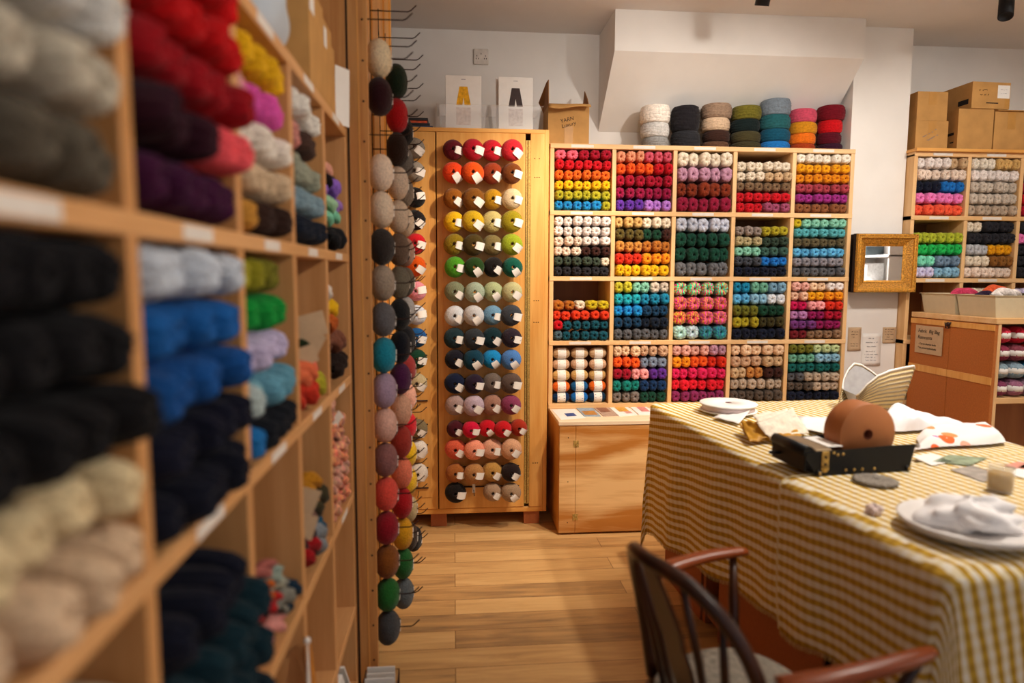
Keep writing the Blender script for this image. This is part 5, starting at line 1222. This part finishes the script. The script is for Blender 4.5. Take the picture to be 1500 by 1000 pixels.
# crocheted stripy pouch
def pouch():
    o = thing('straw_pouch', 'striped straw clutch bag standing open behind the tape roll', 'bag', (1.86, 2.77, ZT))
    m, nt, b = mat('striped_straw')
    uv = N(nt, 'ShaderNodeUVMap'); sp = N(nt, 'ShaderNodeSeparateXYZ'); nt.links.new(uv.outputs['UV'], sp.inputs[0])
    ml = N(nt, 'ShaderNodeMath', operation='MULTIPLY'); ml.inputs[1].default_value = 2 * PI * 9.5; nt.links.new(sp.outputs['Y'], ml.inputs[0]); sn = N(nt, 'ShaderNodeMath', operation='SINE'); nt.links.new(ml.outputs[0], sn.inputs[0])
    ml2 = N(nt, 'ShaderNodeMath', operation='MULTIPLY'); ml2.inputs[1].default_value = 2 * PI * 46; nt.links.new(sp.outputs['X'], ml2.inputs[0]); sn2 = N(nt, 'ShaderNodeMath', operation='SINE'); nt.links.new(ml2.outputs[0], sn2.inputs[0])
    ad = N(nt, 'ShaderNodeMath', operation='MULTIPLY_ADD'); ad.inputs[1].default_value = .25; nt.links.new(sn2.outputs[0], ad.inputs[0]); nt.links.new(sn.outputs[0], ad.inputs[2])
    r = N(nt, 'ShaderNodeValToRGB'); r.color_ramp.elements[0].position = .0; r.color_ramp.elements[0].color = lin('e2c48c'); r.color_ramp.elements[1].position = .85; r.color_ramp.elements[1].color = lin('94806a')
    e = r.color_ramp.elements.new(.45); e.color = lin('ecd6a4')
    mr_ = N(nt, 'ShaderNodeMapRange'); mr_.inputs['From Min'].default_value = -1.2; mr_.inputs['From Max'].default_value = 1.2; nt.links.new(ad.outputs[0], mr_.inputs['Value']); nt.links.new(mr_.outputs[0], r.inputs['Fac'])
    nt.links.new(r.outputs['Color'], b.inputs['Base Color']); b.inputs['Roughness'].default_value = .85
    bp = N(nt, 'ShaderNodeBump', Strength=.6, Distance=.006); nt.links.new(ad.outputs[0], bp.inputs['Height']); nt.links.new(bp.outputs['Normal'], b.inputs['Normal'])
    def shell(bot, top, bulge, y0, lean, nm, zig=1):
        """bot/top: polylines (x, z) of the lower and upper edge"""
        def at(pl, s):
            k = s * (len(pl) - 1); i = min(int(k), len(pl) - 2); t = k - i
            return pl[i][0] * (1 - t) + pl[i + 1][0] * t, pl[i][1] * (1 - t) + pl[i + 1][1] * t
        n, m_ = 40, 30; P = np.zeros((n, m_, 3)); UV = np.zeros((n, m_, 2))
        for i in range(n):
            s = i / (n - 1); b0, t0 = at(bot, s), at(top, s)
            for k in range(m_):
                t = k / (m_ - 1)
                x, z = b0[0] * (1 - t) + t0[0] * t, b0[1] * (1 - t) + t0[1] * t
                w = math.sin(PI * s) ** .6 * math.sin(PI * min(t * .62 + .38 * 0, 1)) ** .7
                P[i, k] = (x, y0 + lean * t * (.5 + .5 * math.sin(PI * s)) - bulge * w + .0022 * math.sin(2 * PI * 9.5 * t) * -1, max(z, .001)); UV[i, k] = (s, t)
        mb = MB(); mb.grid(P, True); me = mb.mesh(nm, m); ul = me.uv_layers.new(name='UVMap'); li = np.zeros(len(me.loops), dtype=np.int32); me.loops.foreach_get('vertex_index', li); ul.data.foreach_set('uv', UV.reshape(-1, 2)[li].ravel())
        q = link(me, nm, o); sd = q.modifiers.new('t', 'SOLIDIFY'); sd.thickness = .006; sd.offset = 0
        return [tuple(P[i, -1]) for i in range(n)]
    # px -> local x = (u-1290)/375..., one metre is about 375 px here
    g = lambda u, v: ((u - 1292) / 350, (606 - v) / 350)
    rim = shell([g(1258, 606), g(1285, 606), g(1312, 607), g(1334, 606)], [g(1258, 584), g(1265, 565), g(1277, 551), g(1294, 543), g(1316, 539), g(1338, 537), g(1347, 545)], .05, -.005, -.03, 'front_shell')
    MB().tube(rim, .004, 8).build('white_binding', M['paper'], o)
    rim2 = shell([g(1238, 606), g(1262, 606), g(1290, 606), g(1330, 606)], [g(1246, 578), g(1252, 562), g(1261, 548), g(1271, 539), g(1283, 541), g(1297, 550), g(1312, 562), g(1336, 574)], -.035, .025, .012, 'back_shell')
    MB().tube(rim2, .0035, 8).build('white_binding', M['paper'], o)
    # lining between the shells
    n = len(rim); P = np.array([[np.array(rim[i]) * (1 - t) + np.array(rim2[i]) * t - np.array([0, 0, .15 * math.sin(PI * t) * math.sin(PI * i / (n - 1)) ** .5]) for t in np.linspace(.02, .98, 12)] for i in range(n)])
    mb = MB(); mb.grid(P, True); mb.build('lining', plain('grey_lining', 'a29e9e', .8, noise=.04, nscale=40), o)
pouch()
# white cloth heap and folded printed fabric
def fabric(name, label, us, hs, m, seed, layers=1, cat='fabric', amp=.012, nx=26):
    q = [on(u, v) for u, v in us]; r = np.random.default_rng(seed); ph = r.uniform(0, 6, 6); P = []
    for i in range(nx):
        s = i / (nx - 1); row = []
        for k in range(nx):
            t = k / (nx - 1); pt = (q[0] * (1 - s) + q[1] * s) * (1 - t) + (q[3] * (1 - s) + q[2] * s) * t
            h = (hs[0] * (1 - s) + hs[1] * s) * (1 - t) + (hs[3] * (1 - s) + hs[2] * s) * t
            e = min(1, 7 * min(s, 1 - s)) * min(1, 7 * min(t, 1 - t)); e = math.sin(e * PI / 2)
            z = .001 + e * (h + amp * (math.sin(5 * s + 3 * t + ph[0]) * .5 + math.sin(9 * t - 4 * s + ph[1]) * .3 + .35 * abs(math.sin(12 * s + 6 * t + ph[2]))))
            row.append((pt.x + .006 * math.sin(9 * t + ph[3]), pt.y + .006 * math.sin(8 * s + ph[4]), pt.z + max(z, .001)))
        P.append(row)
    P = np.array(P); mb = MB(); mb.grid(P, True)
    B_ = P.copy(); B_[:, :, 2] = ZT + .0002; mb.grid(B_, True, flip=True)
    o = mb.build(name, m); return tag(o, label, cat)
fabric('white_cloth', 'rumpled white cloth heaped behind the folded printed fabric', [(1288, 632), (1343, 631), (1425, 622), (1300, 603)], (.03, .05, .012, .05), plain('white_cotton', 'e4e2e4', .9, noise=.01, bump=.1), 5, amp=.02)
def print_mat():
    m, nt, b = mat('printed_cotton'); tc = N(nt, 'ShaderNodeTexCoord')
    v = N(nt, 'ShaderNodeTexVoronoi', Scale=13, feature='F1'); nt.links.new(tc.outputs['Object'], v.inputs['Vector'])
    st = N(nt, 'ShaderNodeMath', operation='LESS_THAN'); st.inputs[1].default_value = .36; nt.links.new(v.outputs['Distance'], st.inputs[0])
    rg = N(nt, 'ShaderNodeMath', operation='GREATER_THAN'); rg.inputs[1].default_value = .09; nt.links.new(v.outputs['Distance'], rg.inputs[0])
    an = N(nt, 'ShaderNodeMath', operation='MULTIPLY'); nt.links.new(st.outputs[0], an.inputs[0]); nt.links.new(rg.outputs[0], an.inputs[1])
    sx = N(nt, 'ShaderNodeSeparateColor'); nt.links.new(v.outputs['Color'], sx.inputs[0])
    r = N(nt, 'ShaderNodeValToRGB'); r.color_ramp.interpolation = 'CONSTANT'; cr = r.color_ramp
    for p_, h in ((.0, 'e6e2e0'), (.14, 'ee6228'), (.50, '2a9cb0'), (.66, 'ee8a50'), (.80, 'b060a8'), (.90, 'e8a890')):
        if p_ == 0: cr.elements[0].color = lin(h)
        else: e = cr.elements.new(p_); e.color = lin(h)
    cr.elements[len(cr.elements) - 1].color = lin('5a5660')
    nt.links.new(sx.outputs[0], r.inputs['Fac'])
    mx = N(nt, 'ShaderNodeMix', data_type='RGBA'); mx.inputs['A'].default_value = lin('e8e4e2'); nt.links.new(an.outputs[0], mx.inputs['Factor']); nt.links.new(r.outputs['Color'], mx.inputs['B'])
    nt.links.new(mx.outputs['Result'], b.inputs['Base Color']); b.inputs['Roughness'].default_value = .9; return m
fabric('printed_fabric', 'folded white fabric printed with orange and teal motifs on the table', [(1340, 658), (1478, 648), (1452, 628), (1345, 634)], (.022, .03, .035, .03), print_mat(), 8, amp=.008)
# cards, coaster, jar, scrap, plate
def flatcard(name, label, us, m, dz=.0005, cat='card', group='postcards on the table'):
    q = [on(u, v, dz) for u, v in us]; c = sum(q, Vector()) / 4; mb = MB()
    mb.add([tuple(x - c) for x in q] + [tuple(x - c + Vector((0, 0, .0012))) for x in q], [(3, 2, 1, 0), (4, 5, 6, 7), (0, 1, 5, 4), (1, 2, 6, 5), (2, 3, 7, 6), (3, 0, 4, 7)])
    return tag(mb.build(name, m, None, c), label, cat, group)
flatcard('postcard', 'postcard with a green and pink landscape behind the jar', [(1366, 676), (1420, 682), (1446, 671), (1390, 666)], plain('green_print', '8a9a80', .4, noise=.25, nscale=30))
flatcard('postcard', 'white postcard left of the landscape card', [(1335, 668), (1365, 682), (1395, 676), (1366, 664)], M['paper'])
flatcard('postcard', 'grey printed card lying in front of the jar', [(1392, 688), (1440, 706), (1474, 698), (1425, 682)], plain('grey_print', 'a29a92', .4, noise=.2, nscale=30))
flatcard('postcard', 'white card beside the jar with a salmon strip', [(1478, 694), (1520, 706), (1540, 690), (1500, 680)], M['paper'])
flatcard('postcard', 'salmon pink card behind the jar', [(1470, 682), (1510, 690), (1530, 682), (1492, 676)], plain('salmon_print', 'd08a78', .5))
p = on(1282, 706)
cs_ = MB(); Pc = []
for i, (r_, z_) in enumerate([(0, .011), (.02, .012), (.04, .0115), (.054, .010), (.060, .006), (.057, .001), (.0, .0005)]):
    Pc.append([(r_ * (1 + .02 * math.sin(14 * a)) * math.cos(a), r_ * (1 + .02 * math.sin(14 * a)) * math.sin(a), max(.0004, z_ + .0016 * math.sin(18 * a + 60 * r_))) for a in np.linspace(0, 2 * PI, 64, endpoint=False)])
cs_.grid(np.array(Pc), True, False, True, flip=True); o = cs_.build('knitted_coaster', plain('grey_felt', '8a8278', .95, noise=.12, nscale=150, bump=.6), None, (p.x, p.y, ZT)); tag(o, 'round grey knitted coaster in front of the tape dispenser', 'coaster')
p = on(1473, 722)
jr = thing('glass_jar', 'small glass jar with amber wax at the right edge of the table', 'jar', (p.x, p.y + .02, ZT))
jr.scale = (1.15,) * 3
MB().lathe([(0, .001), (.025, .001), (.0275, .004), (.0275, .062), (.0255, .062), (.0255, .005), (0, .004)], 32).build('glass', glassy('clear_glass', 'e8e4d8', .05, .22), jr)
MB().lathe([(0, .0052), (.0248, .0052), (.0248, .044), (0, .044)], 32).build('wax', plain('amber_wax', 'a87c22', .4, noise=.05), jr)
lump('paper_scrap', 'small crumpled pink and white paper scrap on the cloth', on(1280, 752), .017, .016, .014, plain('pink_scrap', 'e0ccc8', .8, noise=.1, nscale=120), 21, 'paper scrap', .35)
p = on(1418, 785)
pl_ = thing('cake_plate', 'round white plate with crumpled white tissue near the front of the table', 'plate', (p.x + .015, p.y + .015, ZT))
pl_.scale = (1.08,) * 3
MB().lathe([(0, .0), (.075, 0), (.082, .004), (.128, .016), (.134, .022), (.136, .030), (.131, .031), (.122, .024), (.082, .014), (0, .011)], 64).build('plate', plain('white_ceramic', 'dcd8d6', .35, noise=.01), pl_)
lump('tissue_paper', 'crumpled white tissue paper lying on the round white plate', (p.x + .03, p.y + .03, ZT + .0155), .094, .066, .036, plain('white_tissue', 'e8e6e8', .9, noise=.02, nscale=40), 33, 'tissue paper', .34)

# ------------------------------------------------------------------ Windsor armchair
fa = math.radians(18); F_ = Vector((math.cos(fa), math.sin(fa), 0)); Lf = Vector((-math.sin(fa), math.cos(fa), 0))
ch = thing('windsor_armchair', 'dark wooden hoop-back armchair with a grey seat pad, drawn up to the table', 'chair', (.656 * .945, 1.397 * .945, .0781), fa)
ch.scale = (.945,) * 3
cw = M['chairwood']
def cp(f_, l_, z_): return (f_, l_, z_)
def bez(pts, n=24):
    P = [Vector(p) for p in pts]; out = []
    for i in range(n + 1):
        t = i / n; q = P[:]
        while len(q) > 1: q = [q[k] * (1 - t) + q[k + 1] * t for k in range(len(q) - 1)]
        out.append(tuple(q[0]))
    return out
seat = MB(); prof = []
for r_, z_ in [(0, .395), (.9, .395), (.98, .402), (1, .415), (.985, .428), (.9, .432), (0, .428)]:
    ring = []
    for a in np.linspace(0, 2 * PI, 40, endpoint=False):
        c, s = math.cos(a), math.sin(a); e = (abs(c) ** 2.8 + abs(s) ** 2.8) ** (-1 / 2.8)
        w = .215 * (1 + .06 * c); ring.append((r_ * e * c * .205, r_ * e * s * w, z_))
    prof.append(ring)
seat.grid(np.array(prof), True, False, True, flip=False); seat.build('seat', cw, ch)
pad = MB(); prof = []
for r_, z_ in [(0, .433), (.88, .433), (.96, .442), (.93, .456), (.7, .464), (0, .466)]:
    ring = []
    for a in np.linspace(0, 2 * PI, 40, endpoint=False):
        c, s = math.cos(a), math.sin(a); e = (abs(c) ** 2.6 + abs(s) ** 2.6) ** (-1 / 2.6); w = .205 * (1 + .06 * c); ring.append((r_ * e * c * .195, r_ * e * s * w, z_))
    prof.append(ring)
pad.grid(np.array(prof), True, False, True); pad.build('seat_pad', plain('grey_felt_pad', '7e766a', .95, noise=.16, nscale=60, bump=.4), ch)
hoop = bez([(-.115, .185, .43), (-.115, .245, .66), (-.21, .17, .825), (-.27, .06, .832), (-.27, 0, .83)], 18)
hoop = hoop + [(x, -y, z) for x, y, z in hoop[::-1][1:]]
hb = MB(); hb.tube(hoop, .016, 12); hb.build('hoop', cw, ch)
hv = [Vector(p) for p in hoop]
def hoop_at(y):
    best = min((p for p in hv if p.z > .62), key=lambda p: abs(p.y - y)); return best
for l_ in (-.125, -.075, .075, .125):
    q = hoop_at(l_ * 1.15); MB().tube([(-.135, l_ * .8, .425), tuple((Vector((-.135, l_ * .8, .425)) + q) / 2 + Vector((.006, 0, 0))), tuple(q)], [.0075, .010, .007], 8).build('spindle', cw, ch)
top = Vector((-.268, 0, .826)); bot = Vector((-.135, 0, .425)); sp1 = MB(); Ps = []
for i in range(24):
    t = i / 23; c = bot * (1 - t) + top * t + Vector((.010 * math.sin(PI * t), 0, 0))
    w = .026 + .016 * math.sin(PI * t * 1.0) ** 2 - .010 * math.exp(-((t - .5) / .08) ** 2)
    Ps.append([tuple(c + Vector((-.005, -w, 0))), tuple(c + Vector((-.005, w, 0))), tuple(c + Vector((.005, w, 0))), tuple(c + Vector((.005, -w, 0)))])
sp1.grid(np.array(Ps), False, False, True); sp1.build('splat', cw, ch)
for s in (1, -1):
    arm = [(-.126, s * .224, .650), (-.08, s * .255, .660), (.05, s * .285, .664), (.19, s * .278, .660), (.248, s * .268, .656)]
    pts = bez(arm, 16); mb = MB(); mb.tube(pts, [.014 + .011 * math.sin(PI * min(1, .15 + .85 * i / 16)) ** .6 for i in range(17)], 12, True, 0, .62); mb.build('arm', M['chairarm'], ch)
    MB().tube([(.205, s * .272, .648), (.18, s * .235, .54), (.15, s * .19, .425)], [.010, .0145, .012], 10).build('arm_post', cw, ch)
    for fx, tx in ((.15, .21), (-.14, -.215)):
        MB().tube([(fx, s * .15, .40), ((fx + tx) / 2, s * .185, .20), (tx * 1.08, s * .222, -.0826)], [.013, .018, .012], 10).build('leg', cw, ch)
    MB().tube([(.182, s * .185, .20), (-.18, s * .185, .20)], [.010, .010], 8).build('stretcher', cw, ch)
MB().tube([(.0, -.185, .20), (.0, .185, .20)], .010, 8).build('stretcher', cw, ch)
# ------------------------------------------------------------------ light
def spot_lamp(name, label, loc, aim, power, tempc, size=2.0, blend=.6, body=True, visible=True):
    """black ceiling spotlight: canopy, arm and can, with its lamp inside"""
    s = thing(name, label, 'spotlight', loc)
    z0 = ZC - loc[2]
    mb = MB(); mb.lathe([(0, z0), (.04, z0), (.04, z0 - .02), (0, z0 - .02)], 20); mb.build('ceiling_canopy', M['black'], s)
    d = (Vector(aim) - Vector(loc)).normalized()
    MB().tube([(0, 0, z0 - .02), (0, 0, .055)], .009, 8).build('stem', M['black'], s)
    q = d.to_track_quat('-Z', 'Y')
    can = MB(); can.lathe([(0, .075), (.026, .075), (.034, .065), (.034, -.06), (.031, -.06), (.030, -.045), (0, -.045)], 24)
    c = can.build('can', M['black'], s); c.rotation_mode = 'QUATERNION'; c.rotation_quaternion = q
    l = MB(); l.lathe([(0, -.0445), (.029, -.0445)], 20); lo = l.build('lens', M['lens'], c)
    li = bpy.data.lights.new(name + '_lamp', 'SPOT'); li.energy = power; li.color = tempc; li.spot_size = size; li.spot_blend = blend; li.shadow_soft_size = .05
    lo = bpy.data.objects.new(name + '_lamp', li); COL.objects.link(lo); lo.location = Vector(loc) + d * .07; lo.rotation_mode = 'QUATERNION'; lo.rotation_quaternion = q
    return s
M['lens'] = emit('lamp_lens', 'fff0d8', 6)
WARM = (1, .82, .62); NEUT = (1, .92, .82)
spot_lamp('ceiling_spotlight', 'black ceiling spotlight cut by the top edge over the wool rolls', (1.505, 3.25, 2.782), (1.45, 4.0, 1.0), 15, NEUT)
spot_lamp('ceiling_spotlight', 'tilted black ceiling spotlight above the cardboard boxes', (2.80, 3.3, 2.778), (2.2, 2.6, .8), 26, NEUT)
spot_lamp('ceiling_spotlight', 'black ceiling spotlight over the aisle, out of the frame', (1.15, 2.45, 2.72), (.35, 3.72, 1.0), 165, WARM, 1.25)
spot_lamp('ceiling_spotlight', 'black ceiling spotlight aimed at the yarn shelves, out of the frame', (1.7, 2.2, 2.72), (1.5, 3.9, 1.2), 82, NEUT, 1.9)
spot_lamp('ceiling_spotlight', 'black ceiling spotlight over the table, out of the frame', (2.0, 1.9, 2.72), (1.75, 2.1, .82), 155, NEUT, 1.5)
spot_lamp('ceiling_spotlight', 'black ceiling spotlight aimed at the far right shelf, out of the frame', (2.9, 2.3, 2.72), (3.0, 3.9, 1.3), 58, NEUT, 1.8)
spot_lamp('ceiling_spotlight', 'added fill spotlight brightening the near yarn shelf, out of the frame', (1.9, .2, 2.72), (-.33, 1.0, 1.55), 105, NEUT, 1.1)  # added fill: lifts the near shelf from the right, no known fitting
spot_lamp('ceiling_spotlight', 'added fill spotlight brightening the shelving reflected in the mirror, out of the frame', (3.9, .6, 2.72), (4.6, .6, 1.4), 420, (1, .97, .93), 1.7)  # added so the mirror reflects a bright wall; invented fitting
spot_lamp('ceiling_spotlight', 'added fill spotlight brightening the upper back wall, out of the frame', (.9, 2.7, 2.72), (.3, 4.2, 2.45), 13, NEUT, 2.0)  # extra fill light, put in to lift the upper back wall
gl = thing('added_fill_globe', 'added glowing fill globe under the ceiling, out of the frame', 'lamp', (1.5, 1.0, 2.5))  # invented unseen globe, added as general fill for ceiling and walls
MB().lathe([(0, ZC - 2.5), (.05, ZC - 2.5), (.05, ZC - 2.52), (0, ZC - 2.52)], 20).build('ceiling_canopy', M['black'], gl)
MB().tube([(0, 0, ZC - 2.52), (0, 0, .115)], .006, 8).build('cord', M['black'], gl)
MB().lathe([(.12 * math.sin(t), -.12 * math.cos(t)) for t in np.linspace(0, PI, 20)], 32).build('fill_globe', emit('fill_globe_glow', 'ffeeda', 30), gl)
w = bpy.data.worlds.new('shop_daylight'); SC.world = w; w.use_nodes = True
bg = w.node_tree.nodes['Background']; bg.inputs[0].default_value = (.86, .93, 1, 1); bg.inputs[1].default_value = .5

# ------------------------------------------------------------------ camera
f, yaw, pitch, roll = 977.3028, .0877, .0990, .0026
sy, cyw, sp, cp = math.sin(yaw), math.cos(yaw), math.sin(pitch), math.cos(pitch)
fwd = Vector((sy * cp, cyw * cp, -sp)); right = Vector((cyw, -sy, 0)); up = right.cross(fwd)
r2 = right * math.cos(roll) + up * math.sin(roll); u2 = up * math.cos(roll) - right * math.sin(roll)
cam = bpy.data.cameras.new('camera'); co = bpy.data.objects.new('camera', cam); COL.objects.link(co)
co.matrix_world = Matrix(((r2.x, u2.x, -fwd.x, 0), (r2.y, u2.y, -fwd.y, 0), (r2.z, u2.z, -fwd.z, 1.42), (0, 0, 0, 1)))
cam.sensor_width = 36; cam.lens = 36 * f / 1500; cam.clip_start = .05
cam.dof.use_dof = True; cam.dof.focus_distance = 3.8; cam.dof.aperture_fstop = 1.4
SC.camera = co
SC.view_settings.view_transform = 'Standard'; SC.view_settings.look = 'None'; SC.view_settings.gamma = 1; SC.view_settings.exposure = -.1
SC.view_settings.use_curve_mapping = False
